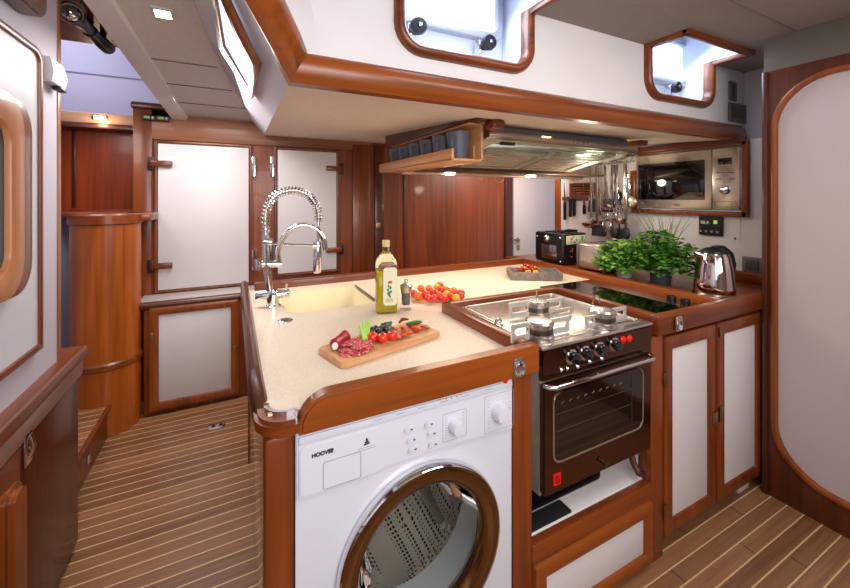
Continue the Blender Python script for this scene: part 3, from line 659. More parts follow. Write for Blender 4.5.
def washer_knob(px, py, r):
    q = PY(px, py, ys)
    b = nb(); n0 = r*1.9; ring(b, (0,ys,0), EX, EZ, NY, rrect(q.x-n0, q.x+n0, q.z-n0, q.z+n0, .004), rrect(q.x-n0+.001, q.x+n0-.001, q.z-n0+.001, q.z+n0-.001, .004), 0, .0006, .0002)
    for k in range(9):
        for sx in (-1, 1): box(b, q.x+sx*r*1.35-.003, q.x+sx*r*1.35+.003, ys-.0006, ys, q.z-r*1.4+k*r*.35-.0006, q.z-r*1.4+k*r*.35+.0006)
    obj('dial_markings', b, GREY, fas)
    b = nb(); lathe(b, [(r*1.08, 0), (r, .006), (r*.93, .02), (r*.8, .026), (.001, .027)], (q.x, ys, q.z), NY, 36); obj('dial', b, APPL, fas)
washer_knob(499.3, 411, .028); washer_knob(454.7, 425.2, .020)
b = nb()
for px, py in ((440,399.6),(446,398.8),(451.5,398),(457,396.5)):
    q = PY(px, py, ys-.003); lathe(b, [(.0018, 0), (.0018, .001)], (q.x, ys-.003, q.z), NY, 8)
obj('indicator_lights', b, RED, fas)
q = PY(462, 394.5, ys-.003); b = nb(); lathe(b, [(.0035, 0), (.0035, .001)], (q.x, ys-.003, q.z), NY, 10); obj('lit_indicator', b, mat('soft_red', (240, 130, 120), .4, emit=.6), fas)
q = PY(505.5, 382.3, ys-.003); b = nb(); lathe(b, [(.0075, 0), (.0075, .002), (.005, .003)], (q.x, ys-.003, q.z+.004), NY, 16); obj('start_button', b, RED, fas)
b = nb()
for px in range(378, 500, 22): q = PY(px, 425-.245*(px-378)-9, ys-.003); box(b, q.x-.012, q.x+.012, ys-.0036, ys-.003, -.549, -.5475)
obj('printed_captions', b, GREY, fas)
# door
yd = YW-.0
door = nb(); lathe(door, [(rr*.93, 0), (rr, .004), (rr*1.0, .014), (rr*.99, .024), (rr*.975, .028), (rr*.965, .026)], (cx_, yd, cz_), NY, 72, cap=False)
dobj = obj('door', door, CHROME, t, 'chrome outer rim of porthole door')
b = nb(); lathe(b, [(rr*.968, .026), (rr*.93, .031), (rr*.87, .030), (rr*.80, .024), (rr*.765, .012), (rr*.745, -.01)], (cx_, yd, cz_), NY, 72, cap=False); obj('door_ring', b, mat('bronze_mirror_ring', (120, 84, 48), .1, metal=.85), dobj)
b = nb(); lathe(b, [(rr*.75, .006), (rr*.71, -.02), (rr*.66, -.045), (rr*.56, -.085), (rr*.36, -.10), (.001, -.105)], (cx_, yd, cz_), NY, 64, cap=False)
gl = mat('door_bowl_glass', (235, 240, 240), .0, trans=1, ior=1.12); obj('door_glass', b, gl, dobj)
b = nb(); lathe(b, [(rr*.93, .0), (rr*.93, -.02), (rr*.80, -.03), (rr*.76, -.11), (rr*.88, -.12)], (cx_, yd, cz_), NY, 64, cap=False); obj('door_gasket', b, mat('grey_rubber_gasket', (150, 150, 150), .35, coat=.4), t)
# drum with perforations
dm = bpy.data.materials.new('perforated_drum'); tt, bb = nt(dm); N, L = tt.nodes, tt.links
tc = N.new('ShaderNodeTexCoord'); vo = N.new('ShaderNodeTexVoronoi'); vo.inputs['Scale'].default_value = 95; vo.inputs['Randomness'].default_value = 0.0; L.new(tc.outputs['Object'], vo.inputs['Vector'])
rp = N.new('ShaderNodeValToRGB'); L.new(vo.outputs['Distance'], rp.inputs[0]); rp.color_ramp.elements[0].position = .30; rp.color_ramp.elements[0].color = lin((34, 30, 28)); rp.color_ramp.elements[1].position = .42; rp.color_ramp.elements[1].color = lin((216, 208, 196))
L.new(rp.outputs[0], bb.inputs['Base Color']); bb.inputs['Metallic'].default_value = .6; bb.inputs['Roughness'].default_value = .28; MC['perforated_drum'] = dm
b = nb(); lathe(b, [(rr*.88, -.12), (rr*.93, -.16), (rr*.93, -.40), (rr*.8, -.43), (.001, -.43)], (cx_, yd, cz_), NY, 64, cap=False); obj('drum', b, dm, t)
b = nb()
for k in range(3):
    a = math.radians(80+120*k); c_ = Vector((cx_+rr*.86*math.cos(a), 0, cz_+rr*.86*math.sin(a))); tube(b, [(c_.x, yd+.16, c_.z), (c_.x, yd+.28, c_.z), (c_.x, yd+.40, c_.z)], [.012, .022, .014])
obj('drum_paddle', b, STEEL, t)
# ================================================================== COOKER
x0, x1 = .862, 1.402; zt = -.467
t = thing('gas_cooker', 'stainless steel gimballed marine gas cooker hanging between the rails', 'cooker', (1.13, 1.15, -.95))
ortho_box('body', x0, x1-.01, .915, 1.385, -.945, zt-.012, STEEL, t)
b = nb(); box(b, x0-.008, x1, .892, 1.392, zt-.012, zt, .005); top = obj('hob_top', b, STEEL, t)
b = nb(); ring(b, (0,0,zt), EX, EY, EZ, rrect(x0+.01, x1-.02, .92, 1.38, .02), rrect(x0+.022, x1-.032, .932, 1.368, .015), -.002, .004, .003); obj('drip_edge', b, STEEL, top)
zc0, zc1 = -.578, zt-.014
b = nb(); prism(b, [(x0, .918, zc0), (x0, .902, zc0), (x0, .893, zc1), (x0, .918, zc1)], (x1-x0, 0, 0), .002); cp = obj('control_panel', b, OVENB, t)
for px, py in ((571.3,356.5),(584.5,352.5),(598.9,348.5),(613.9,343.8)):
    q = PY(px, py, .897)
    b = nb(); lathe(b, [(.026, 0), (.026, .004), (.019, .006)], (q.x, .899, q.z), NY, 28); bz = obj('knob_bezel', b, CHROME, cp)
    b = nb(); lathe(b, [(.018, .004), (.0185, .022), (.015, .028), (.001, .029)], (q.x, .899, q.z), NY, 28); obj('knob', b, BLKG, bz)
for px, py in ((561,369.5),(567,368),(577,366),(589,361),(601,358)):
    q = PY(px, py, .899); b = nb(); lathe(b, [(.007, 0), (.008, .006), (.004, .010)], (q.x, .900, q.z), NY, 14); obj('small_stud', b, CHROME, cp)
for px, py in ((622.1,339.6),(628.4,338.2)):
    q = PY(px, py, .897); b = nb(); lathe(b, [(.0135, 0), (.0135, .006), (.009, .010), (.001, .011)], (q.x, .898, q.z), NY, 22); obj('red_button', b, RED, cp, 'glowing red round button')
# oven door
z0, z1 = -.940, -.588; ydo = .897
b = nb(); plate(b, (0,.915,0), EX, EZ, NY, rrect(x0+.004, x1-.006, z0, z1, .012), 0, .018, .003); od = obj('oven_door', b, OVENB, t)
wx0, wx1, wz0, wz1 = .908, 1.345, -.842, -.622
b = nb(); ring(b, (0,ydo,0), EX, EZ, NY, rrect(wx0-.006, wx1+.006, wz0-.006, wz1, .035), rrect(wx0, wx1, wz0, wz1, .03), -.002, .003, .001); obj('window_bead', b, STEEL, od)
b = nb(); plate(b, (0,ydo,0), EX, EZ, NY, rrect(wx0, wx1, wz0, wz1, .03), 0, .001); obj('oven_window', b, OVENG, od)
b = nb()
for z in (-.69, -.745):
    tube(b, [(wx0+.01, ydo-.0015, z), (wx1-.06, ydo-.0015, z)], .0014, 6)
for k in range(9): tube(b, [(wx0+.03+.035*k, ydo-.0015, -.66), (wx0+.042+.035*k, ydo-.0015, -.655)], .002, 6)
tube(b, [(wx1-.06, ydo-.0015, -.64), (wx1-.06, ydo-.0015, wz0+.03)], .0015, 6)
obj('oven_rack', b, STEELD, od)
b = nb(); zz = -.590; hy = .872
tube(b, [(x0+.006, .90, zz), (x0+.012, hy+.01, zz), (x0+.03, hy, zz), (x1-.03, hy, zz), (x1-.010, hy+.01, zz), (x1-.004, .90, zz)], .0075, 12); obj('door_handle', b, CHROME, od)
q = PY(557,479,ydo-.001); b = nb(); plate(b, (0,ydo,0), EX, EZ, NY, rrect(q.x-.016, q.x+.016, q.z-.019, q.z+.019, .003), 0, .003, .001); bd = obj('maker_badge', b, RED, od)
b = nb()
for (a0, a1, c0, c1) in ((-.008,.009,.008,.011), (-.008,-.005,-.011,.011), (-.008,.009,-.011,-.008), (.002,.009,-.002,.001), (.006,.009,-.011,.001)): box(b, q.x+a0, q.x+a1, ydo-.0045, ydo-.003, q.z+c0, q.z+c1)
obj('badge_mark', b, mat('badge_dark', (90, 20, 20), .4), bd)
q = PY(590, 463, ydo); b = nb(); lathe(b, [(.006, 0), (.006, .012), (.009, .014), (.009, .018)], (1.13, ydo, -.905), NY, 14); obj('door_catch', b, STEELD, od)
# burners with pot clamps
def burner(x, y, pin=False):
    b = nb(); lathe(b, [(.047, 0), (.047, .014), (.043, .016), (.043, .042), (.046, .044), (.046, .054), (.040, .060), (.012, .063), (.001, .063)], (x, y, zt+.002), n=32); bo = obj('burner', b, STEEL, t)
    b = nb(); lathe(b, [(.0435, .020), (.0438, .022), (.0438, .036), (.0435, .038)], (x, y, zt+.002), n=32, cap=False)
    obj('burner_reflection_band', b, STEELD, bo)  # dark band stands in for the reflection around the burner's middle
    if pin: b = nb(); tube(b, [(x, y, zt+.06), (x, y, zt+.10)], .003, 8); obj('burner_pin', b, CHROME, bo)
    return bo
def clamp(x, y, z0=0, s=1, w=.088, hh=.055):
    b = nb(); x0_, x1_ = (x, x+w) if s > 0 else (x-w, x)
    a0, a1 = (x0_+.006, x1_-.014) if s > 0 else (x0_+.014, x1_-.006)
    ring(b, (0,y,zt+.004+z0), EX, EZ, NY, rrect(x0_, x1_, 0, hh, .004), rrect(a0, a1, hh*.38, hh*.72, .009), 0, .004, .001)
    obj('pot_clamp', b, mat('bright_clamp_steel', (238, 234, 228), .3, metal=.8), t)
A = PZ(537, 316, zt); burner(A.x, A.y, True); clamp(A.x+.045, A.y); clamp(A.x-.045, A.y, 0, -1, .095, .065)
clamp(A.x+.05, A.y-.05, 0, 1, .085, .03)
A = PZ(539.5, 338.5, zt); burner(A.x, A.y); clamp(A.x+.045, A.y); clamp(A.x-.045, A.y, 0, -1, .075, .06)
A = PZ(606, 327.5, zt); A.y += .015; burner(A.x, A.y); clamp(A.x+.04, A.y); clamp(A.x-.04, A.y, 0, -1, .05, .045)
b = nb(); tube(b, [(A.x+.005+.018*math.cos(k), A.y+.03, zt+.075+.028*math.sin(k)) for k in [math.pi*j/8 for j in range(9)]], .003, 8); obj('clamp_loop', b, CHROME, t)
q = PZ(498, 326, zt); b = nb(); tube(b, [(q.x+.022*math.cos(k), q.y+.01*math.cos(k), zt+.003+.022*math.sin(k)) for k in [math.pi*j/8 for j in range(9)]], .005, 8); obj('clamp_loop', b, CHROME, t)
# recess below the cooker
t = thing('cooker_recess', 'white lined recess under the hanging cooker', 'recess', (1.1, 1.2, -1.08))
b = nb()
face((.822,.93,-1.075), (1.402,.93,-1.075), (1.402,1.43,-1.075), (.822,1.43,-1.075)); face((.822,1.43,-1.075), (1.402,1.43,-1.075), (1.402,1.43,-.55), (.822,1.43,-.55)); face((1.401,.95,-1.075), (1.401,1.43,-1.075), (1.401,1.43,-.53), (1.401,.95,-.53)); face((.823,.93,-1.075), (.823,1.43,-1.075), (.823,1.43,-.55), (.823,.93,-.55))
obj('lining', b, WHITE, t)
b = nb(); box(b, .824, 1.400, .932, 1.42, -1.09, -1.072, .001); obj('recess_floor', b, WHITE, t)
b = nb(); plate(b, (0,0,-1.072), EX, EY, EZ, rrect(.828, 1.03, .936, .990, .004), 0, .006); tag(obj('rubber_mat', b, RUB), 'flat black mat lying at front left of the white cooker recess', 'mat')
q = PY(600, 470, 1.1)
b = nb(); plate(b, (0,0,-1.072), EX, EY, EZ, rrect(.83, 1.28, .998, 1.30, .05), 0, .012, .003); tag(obj('oven_tray', b, BLK), 'black round-cornered tray lying under the cooker, behind the flat mat', 'tray')
t = thing('cooker_hook', 'curved brown hook on the right wall of the white recess', 'hook', (1.39, .97, -1.0))
q = PX(641, 464, 1.375); b = nb(); tube(b, [(1.399, q.y+.035, q.z+.045), (1.375, q.y+.035, q.z+.05), (1.36, q.y+.03, q.z+.03), (1.36, q.y+.02, q.z-.005), (1.362, q.y, q.z-.03), (1.366, q.y-.025, q.z-.026), (1.366, q.y-.03, q.z-.005)], [.009, .011, .012, .012, .013, .012, .010]); obj('hook', b, mat('brown_hook', (96, 44, 36), .35), t)
b = nb(); box(b, 1.392, 1.4, q.y+.02, q.y+.05, q.z+.02, q.z+.07, .002); obj('hook_plate', b, STEEL, t)
# locker front below cooker
t = thing('drop_locker', 'low wide white-panelled mahogany locker front under the cooker', 'locker', (1.1, .9, F))
b = nb(); frame_panel(b, (0,YF+.012,0), EX, EZ, NY, .826, 1.398, F+.02, -1.135, .045, 0, .026); d = obj('door', b, OX, t)
b = nb(); box(b, .865, 1.36, YF-.002, YF+.012, F+.06, -1.175, .001); obj('door_panel', b, PANEL, d)
# right-hand double cabinet
t = thing('double_cabinet', 'tall mahogany cabinet with two long white-panelled doors beneath the black hob', 'cabinet', (1.85, .92, -1.32))
ortho_box('carcass', 1.478, 2.27, YF+.03, YF+.07, -1.32, -.53, WZ, t)
for i, (a, c) in enumerate(((1.488, 1.852), (1.864, 2.250))):
    b = nb(); frame_panel(b, (0,YF+.028,0), EX, EZ, NY, a, c, -1.318, -.542, .056, 0, .028, .02, .010); d = obj('door', b, WZ, t)
    b = nb(); box(b, a+.05, c-.05, YF+.010, YF+.026, -1.27, -.59, .001); obj('door_panel', b, PANEL, d)
    if i == 0:
        for z in (-.70, -1.21): b = nb(); box(b, a-.012, a+.010, YF-.006, YF, z-.025, z+.025, .001); tube(b, [(a-.001, YF-.006, z-.026), (a-.001, YF-.006, z+.026)], .004, 8); obj('hinge', b, BRASS, d)
        b = nb(); box(b, c-.036, c-.002, YF-.006, YF, -.975, -.915, .001); obj('catch', b, BRASS, d)
    else:
        b = nb(); box(b, a+.002, a+.030, YF-.006, YF, -.965, -.900, .001); tube(b, [(a+.004, YF-.006, -.965), (a+.004, YF-.006, -.90)], .004, 8); obj('hinge', b, BRASS, d)
        b = nb(); box(b, a+.002, a+.02, YF-.006, YF, -.60, -.56, .001); obj('hinge', b, BRASS, d)
q = PZ(743, 492, F); b = nb(); box(b, 2.10, 2.19, .93, .955, F+.001, F+.05, .003); tag(obj('door_stop', b, mat('stop_white', (200, 190, 190), .4)), 'small white block on the floor under the right cabinet corner', 'block')
# black hob
t = thing('induction_hob', 'black glass hob with small knobs in the right worktop', 'hob', (1.68, 1.25, C))
b = nb(); plate(b, (0,0,C), EX, EY, EZ, rrect(1.485, 1.892, .932, 1.575, .006), 0, .005, .001); g = obj('glass_plate', b, BLKG, t)
for px, py in ((671.5,299.5),(685.5,303)):
    q = PZ(px, py, C+.005); b = nb(); lathe(b, [(.020, 0), (.020, .010), (.018, .018), (.001, .019)], (q.x, q.y, C+.005), n=24); obj('knob', b, BLK, t)
# ================================================================== TAP
q = PZ(273, 306, C); bx_, by_ = q.x, q.y
t = thing('sink_tap', 'chrome spring-neck mixer tap standing beside the cream sink', 'tap', (bx_, by_, C))
dA = Vector((1, -.12, 0)).normalized(); Zv = Vector((0,0,1)); O = Vector((bx_, by_, C))
def TP(px, py):   # point in the tap's own vertical plane
    return PL(px, py, O, dA.cross(Zv))
b = nb(); lathe(b, [(.034, 0), (.034, .004), (.026, .010), (.026, .055), (.022, .06), (.018, .075)], O); obj('base', b, CHROME, t)
b = nb(); lathe(b, [(.017, -.078), (.020, -.073), (.020, .060), (.017, .065)], O+Vector((.005, 0, .052)), dA); tube(b, [O+Vector((.055,0,.06)), O+Vector((.055,-.01,.10))], [.005, .007]); obj('mixer_body', b, CHROME, t)
colT = TP(267, 245); b = nb(); c0 = O+Vector((-.012, 0, .07))
tube(b, [c0, TP(266, 262), TP(265.5, 232)], [.017, .016, .014], 14); obj('column', b, CHROME, t)
pts2 = [TP(265.5, 232), TP(265, 220), TP(267, 208), TP(272, 199), TP(280, 193), TP(290, 190.5), TP(300, 191.5), TP(309, 196), TP(315, 203.5), TP(318, 212), TP(318.5, 221)]
# smooth path
def smooth(pts, k=6):
    out = []
    for i in range(len(pts)-1):
        p0, p1, p2, p3 = pts[max(i-1,0)], pts[i], pts[i+1], pts[min(i+2, len(pts)-1)]
        for j in range(k):
            s = j/k; out.append(.5*((2*p1)+(p2-p0)*s+(2*p0-5*p1+4*p2-p3)*s*s+(3*p1-p0-3*p2+p3)*s**3))
    return out+[pts[-1]]
hs = smooth(pts2, 6); b = nb(); tube(b, hs, .0095, 12); obj('hose', b, STEEL, t)
b = nb(); hx = []; Nn = Vector(dA.cross(Zv)); turns = 32; tot = len(hs)-1
for k in range(turns*10+1):
    s = k/(turns*10)*tot; i = min(int(s), tot-1); p = hs[i].lerp(hs[i+1], s-i); tg = (hs[i+1]-hs[i]).normalized(); a_ = Nn; bb_ = tg.cross(a_).normalized(); an = 2*math.pi*k/10
    hx.append(p+(a_*math.cos(an)+bb_*math.sin(an))*.0185)
tube(b, hx, .0030, 5); obj('spring', b, CHROME, t)
b = nb(); tube(b, [TP(318.5, 219), TP(318, 243)], .007, 10); tube(b, [TP(318, 242), TP(317.5, 250), TP(317, 270), TP(317, 273)], [.014, .0185, .020, .016], 16); obj('spray_head', b, CHROME, t)
b = nb(); tube(b, [TP(268, 243.5), TP(314, 245.5)], .005, 8); tube(b, [TP(313, 246), TP(319, 246)], .018, 14); tube(b, [TP(264, 241.5), TP(272, 242)], .017, 14); obj('holder_arm', b, CHROME, t)
b = nb(); tube(b, [TP(262, 264), TP(282, 264)], [.016, .015], 14); tube(b, [TP(257.5, 259), TP(258, 270)], .012, 12); obj('diverter', b, CHROME, t)
b = nb(); off_ = Vector((0, .03, 0)); sp = smooth([TP(278, 262), TP(278, 252), TP(281, 242), TP(288, 232), TP(298, 226), TP(308, 225.5), TP(317, 230), TP(323, 238), TP(325, 247), TP(325.5, 250)], 5)
tube(b, sp, .0125, 14); obj('spout', b, CHROME, t)
q = PZ(285, 321, C); t = thing('sink_plug_control', 'small oval chrome button set in the worktop by the sink', 'button', q)
b = nb(); lathe(b, [(.030, 0), (.030, .002), (.026, .005), (.001, .0055)], (q.x, q.y, C+.0005)); obj('rim', b, CHROME, t)
b = nb(); lathe(b, [(.016, .005), (.016, .0075), (.001, .008)], (q.x, q.y, C+.0005)); obj('push_cap', b, STEELD, t)
# ================================================================== BOTTLE, MILL
q = PZ(386, 311, C); bx_, by_ = q.x, q.y
t = thing('oil_bottle', 'tall square glass bottle of olive oil with cream label, standing on worktop', 'bottle', (bx_, by_, C))
th = math.radians(-14); U = Vector((math.cos(th), math.sin(th), 0)); V = Vector((-math.sin(th), math.cos(th), 0))
def sqring(b, hw, z, r): return [b.verts.new(Vector((bx_, by_, C+z))+U*p[0]+V*p[1]) for p in rrect(-hw, hw, -hw, hw, r, 5)]
def sqloft(prof, m, name, cap=True):
    b = nb(); R = [sqring(b, hw, z, r) for hw, z, r in prof]
    for A_, B_ in zip(R, R[1:]):
        for k in range(len(A_)): b.faces.new((A_[k], A_[(k+1) % len(A_)], B_[(k+1) % len(A_)], B_[k]))
    b.faces.new(R[0][::-1]); b.faces.new(R[-1]); bmesh.ops.recalc_face_normals(b, faces=b.faces); return obj(name, b, m, t)
sqloft([(.041, .0005, .012), (.044, .004, .012), (.044, .20, .012), (.041, .222, .020), (.026, .245, .024), (.0145, .256, .0143), (.0135, .29, .0133)], mat('bottle_glass', (232, 240, 222), .0, trans=1, ior=1.3), 'glass')
sqloft([(.039, .006, .01), (.0415, .010, .01), (.0415, .176, .01), (.040, .178, .01)], mat('olive_oil', (226, 206, 40), .05, trans=.5, ior=1.3), 'oil')
b = nb(); lathe(b, [(.0165, .278), (.0165, .302), (.015, .305)], (bx_, by_, C)); obj('cap', b, mat('straw_cap', (206, 190, 140), .4), t)
b = nb(); Oo = Vector((bx_, by_, C))-V*.0445
plate(b, Oo+U*.003, U, Vector(EZ), -V, rrect(-.020, .038, .036, .195, .014), 0, .0012); lb = obj('paper_label', b, mat('cream_label', (226, 224, 196), .6), t)
b = nb(); O2 = Oo-V*.0014+U*.008
for (a0, a1, c0, c1, mm) in ((-.004,.012,.128,.138,0),): obox(b, O2, U, -V, EZ, a0, a1, 0, .0008, c0, c1)
obj('red_print', b, mat('label_red', (190, 60, 50), .6), lb)
b = nb()
for (x, z, r) in ((-.002,.118,.005),(.006,.110,.007),(-.004,.102,.006),(.008,.094,.006),(0,.086,.009),(.004,.074,.006),(-.002,.128,.003)): ball(b, O2+U*x+Vector((0,0,z)), r, 1, .12, 1, 10, 6, None)
obj('green_sprig_print', b, mat('label_green', (44, 110, 80), .6), lb)
b = nb()
for k in range(3): obox(b, O2, U, -V, EZ, -.016, .016, 0, .0006, .050+.006*k, .052+.006*k)
obj('label_print', b, mat('label_gold', (150, 140, 90), .6), lb)
q = PZ(406, 309, C); t = thing('pepper_mill', 'clear acrylic and steel pepper mill right of the oil bottle', 'pepper mill', (q.x, q.y, C))
b = nb(); lathe(b, [(.026, .0005), (.027, .01), (.021, .035), (.020, .06), (.023, .075)], (q.x, q.y, C), n=24); obj('clear_body', b, mat('acrylic', (245, 245, 245), .02, trans=.9, ior=1.2), t)
b = nb(); lathe(b, [(.014, .02), (.015, .07)], (q.x, q.y, C), n=20); obj('peppercorns', b, mat('peppercorns_dark', (60, 50, 46), .7, noise=.5, nscale=250), t)
b = nb(); lathe(b, [(.022, .074), (.027, .095), (.026, .104), (.012, .112), (.006, .116), (.009, .122), (.006, .130), (.001, .131)], (q.x, q.y, C), n=24); obj('cap', b, STEEL, t)
# ================================================================== SERVING BOARD AND FOOD
zb = C+.018
A = PZ(318.8, 346, zb); B = PZ(345, 363.5, zb); D = PZ(440.5, 332, zb)
U = (D-B); Lb = U.length; U.normalize(); V = Vector((-U.y, U.x, 0)); Wd = .165; B = B-U*.008; Lb += .016
O = B.copy()
t = thing('serving_board', 'round-cornered beech serving board on the worktop, topped with antipasti', 'serving board', (O+U*Lb/2+V*Wd/2)-Vector((0,0,.018)))
b = nb(); plate(b, O-Vector((0,0,.0175)), U, V, EZ, rrect(0, Lb, 0, Wd, .022), 0, .0175, .003); obj('board', b, BOARD, t)
def BP(u, v, h=0): return O+U*(u*Lb)+V*(v*Wd)+Vector((0,0,h))
def uv(px, py, h=.012):
    q = PZ(px, py, zb+h)-O; return q.dot(U)/Lb, q.dot(V)/Wd
# salami slices
sal = bpy.data.materials.new('salami'); tt, bb = nt(sal); N, L = tt.nodes, tt.links
tc = N.new('ShaderNodeTexCoord'); vo = N.new('ShaderNodeTexNoise'); vo.inputs['Scale'].default_value = 190; L.new(tc.outputs['Object'], vo.inputs['Vector']); rp = N.new('ShaderNodeValToRGB'); L.new(vo.outputs['Fac'], rp.inputs[0])
rp.color_ramp.elements[0].position = .5; rp.color_ramp.elements[0].color = lin((178, 34, 48)); rp.color_ramp.elements[1].position = .62; rp.color_ramp.elements[1].color = lin((236, 176, 176)); L.new(rp.outputs[0], bb.inputs['Base Color']); bb.inputs['Roughness'].default_value = .4
spots = [(.10,.30),(.17,.22),(.24,.20),(.31,.25),(.13,.46),(.20,.40),(.27,.42),(.34,.40),(.17,.60),(.24,.60),(.31,.58),(.22,.30)]
for i, (u, v_) in enumerate(spots):
    c_ = BP(u*.80+.03, v_*.95+.02, .003+.0011*i); b = nb(); axn = Vector((random.uniform(-.12,.12), random.uniform(-.12,.12), 1)).normalized()
    lathe(b, [(.021, -.0012), (.022, 0), (.021, .0012)], c_, axn, 20)
    tag(obj('salami_slice', b, sal), 'thin red salami slice marbled with fat, in the overlapping heap on the serving board', 'salami', 'salami slices heaped on the board')
# red onion / cured piece
b = nb(); q0 = BP(.075, .62, .018); q1 = BP(.235, .86, .018)
tube(b, [q0-U*.012, q0, q0.lerp(q1, .35), q0.lerp(q1, .6), q1, q1+U*.012], [.006, .018, .016, .017, .020, .008], 16)
t = tag(obj('radicchio', b, mat('crimson_skin', (150, 16, 44), .35, noise=.25, nscale=60)), 'crimson elongated vegetable with white cut end at board left end', 'vegetable')
b = nb(); ball(b, q0-U*.004-V*.012, .013, .8, .6, .9); obj('white_cut_end', b, mat('white_flesh', (235, 215, 215), .5), t)
for (px, py) in ((362,333.5),(366.5,336)):
    u, v_ = uv(px, py); b = nb(); ball(b, BP(u, v_, .0125), .012, 1, 1, 1); tag(obj('mozzarella_ball', b, mat('milky_white', (240, 234, 232), .35)), 'small white ball, %s of the pair beside the salami' % ('rear one' if px < 363 else 'front one'), 'cheese', 'white balls')
t = thing('celery_sprig', 'bright pale green leafy sprig behind the tomatoes on board', 'herb', BP(.36, .8, 0))
for k in range(4):
    a0 = BP(.315+.012*k, .50, .014); a1 = BP(.40+.035*k, .98, .036+.003*k); b = nb(); mid = a0.lerp(a1, .5)+Vector((0,0,.008))
    tube(b, [a0, mid, a1], [.005, .006, .003], 8); obj('stalk', b, mat('pale_green', (150, 205, 70), .5), t)
u, v_ = uv(382, 326); v_ = min(v_, .85)
for k in range(5):
    b = nb(); ball(b, BP(u-.02+.03*k*.6, v_+.1*(k % 2)-.02, .015+.002*k), .014, 1.4, .6, .25, 12, 6, Matrix.Rotation(k*1.1, 3, 'Z')@Matrix.Rotation(.4, 3, 'X')); obj('leaf', b, mat('mid_green_leaf', (52, 90, 34), .5), t)
tomr = mat('tomato_red', (222, 44, 14), .15, coat=.6); tomo = mat('tomato_orange', (240, 100, 20), .15, coat=.6); tomy = mat('tomato_yellow', (245, 170, 30), .15, coat=.6)
stem = mat('tomato_stem', (70, 100, 40), .6)
def tomato(c_, r, m, label, group, st=True):
    t = thing('cherry_tomato', label, 'tomato', c_-Vector((0,0,r)), group)
    b = nb(); ball(b, c_, r, 1, 1, .94, 18, 12); obj('fruit', b, m, t)
    if st:
        b = nb()
        for k in range(5):
            a = 2*math.pi*k/5; tube(b, [c_+Vector((0,0,r*.93)), c_+Vector((math.cos(a)*r*.5, math.sin(a)*r*.5, r*.9))], [.0018, .0006], 5)
        obj('calyx', b, stem, t)
for i, (px, py) in enumerate(((372.5,338.5),(382.5,339.5),(392,337))):
    u, v_ = uv(px, py); tomato(BP(u, v_-.0, .0175), .0178, tomr, 'large red cherry tomato on the serving board, %s of the front three' % ('nearest the salami', 'middle', 'nearest the dried tomatoes')[i], 'three tomatoes on the serving board')
olm = mat('black_olive', (34, 22, 34), .2, coat=.5)
ol = [(u_, v__) for u_ in (.47,.51,.55,.59,.62) for v__ in (.52,.70,.86)]
for i, (u, v_) in enumerate(ol):
    b = nb(); ball(b, BP(u+random.uniform(-.01,.01), v_+random.uniform(-.05,.05), .010+random.uniform(0, .010)), .0095, 1, 1, 1.15, 12, 8, Matrix.Rotation(random.random()*3, 3, 'X')); tag(obj('black_olive', b, olm), 'glossy black olive in the heap at the middle of the serving board', 'olive', 'olives on the board')
drm = mat('dried_tomato', (176, 66, 26), .35, noise=.4, nscale=90, bump=.5)
for i in range(14):
    u = .66+.27*random.random(); v_ = .30+.5*random.random()
    if i < 3: u, v_ = .60+.05*i, .28
    R = Matrix.Rotation(random.random()*3, 3, 'Z')@Matrix.Rotation(random.uniform(-.4,.4), 3, 'X')
    b = nb(); ball(b, BP(u, v_, .007+random.uniform(0, .008)), .016, 1.2, .75, .32, 12, 7, R)
    for v in b.verts: v.co += Vector((random.uniform(-1,1), random.uniform(-1,1), random.uniform(-1,1)))*.0016
    tag(obj('dried_tomato', b, drm), 'wrinkled orange-red dried tomato in the pile at right end of the serving board', 'dried tomato', 'dried tomatoes on the board')
t = thing('basil_leaf', 'long dark green leaf lying on the dried tomatoes', 'leaf', BP(.82, .9))
b = nb(); u, v_ = uv(414, 322.5, .02); v_ = min(v_, .88); ball(b, BP(u, v_, .019), .030, 1.1, .35, .22, 16, 8, Matrix.Rotation(math.atan2(U.y, U.x)-.35, 3, 'Z')); obj('blade', b, mat('dark_leaf', (50, 92, 44), .4), t)
b = nb(); tube(b, [BP(u-.09, v_+.04, .024), BP(u, v_, .027), BP(u+.1, v_-.06, .024)], .001, 5); obj('midrib', b, mat('pale_green', (150, 205, 70), .5), t)
b = nb(); u, v_ = uv(401, 321); v_ = min(v_, .86); tube(b, [BP(u-.05, v_, .014), BP(u, v_+.05, .02), BP(u+.06, v_, .017)], [.004, .007, .003], 10); tag(obj('red_chilli', b, mat('deep_red', (140, 20, 20), .3)), 'small dark red chilli behind the olives', 'chilli')
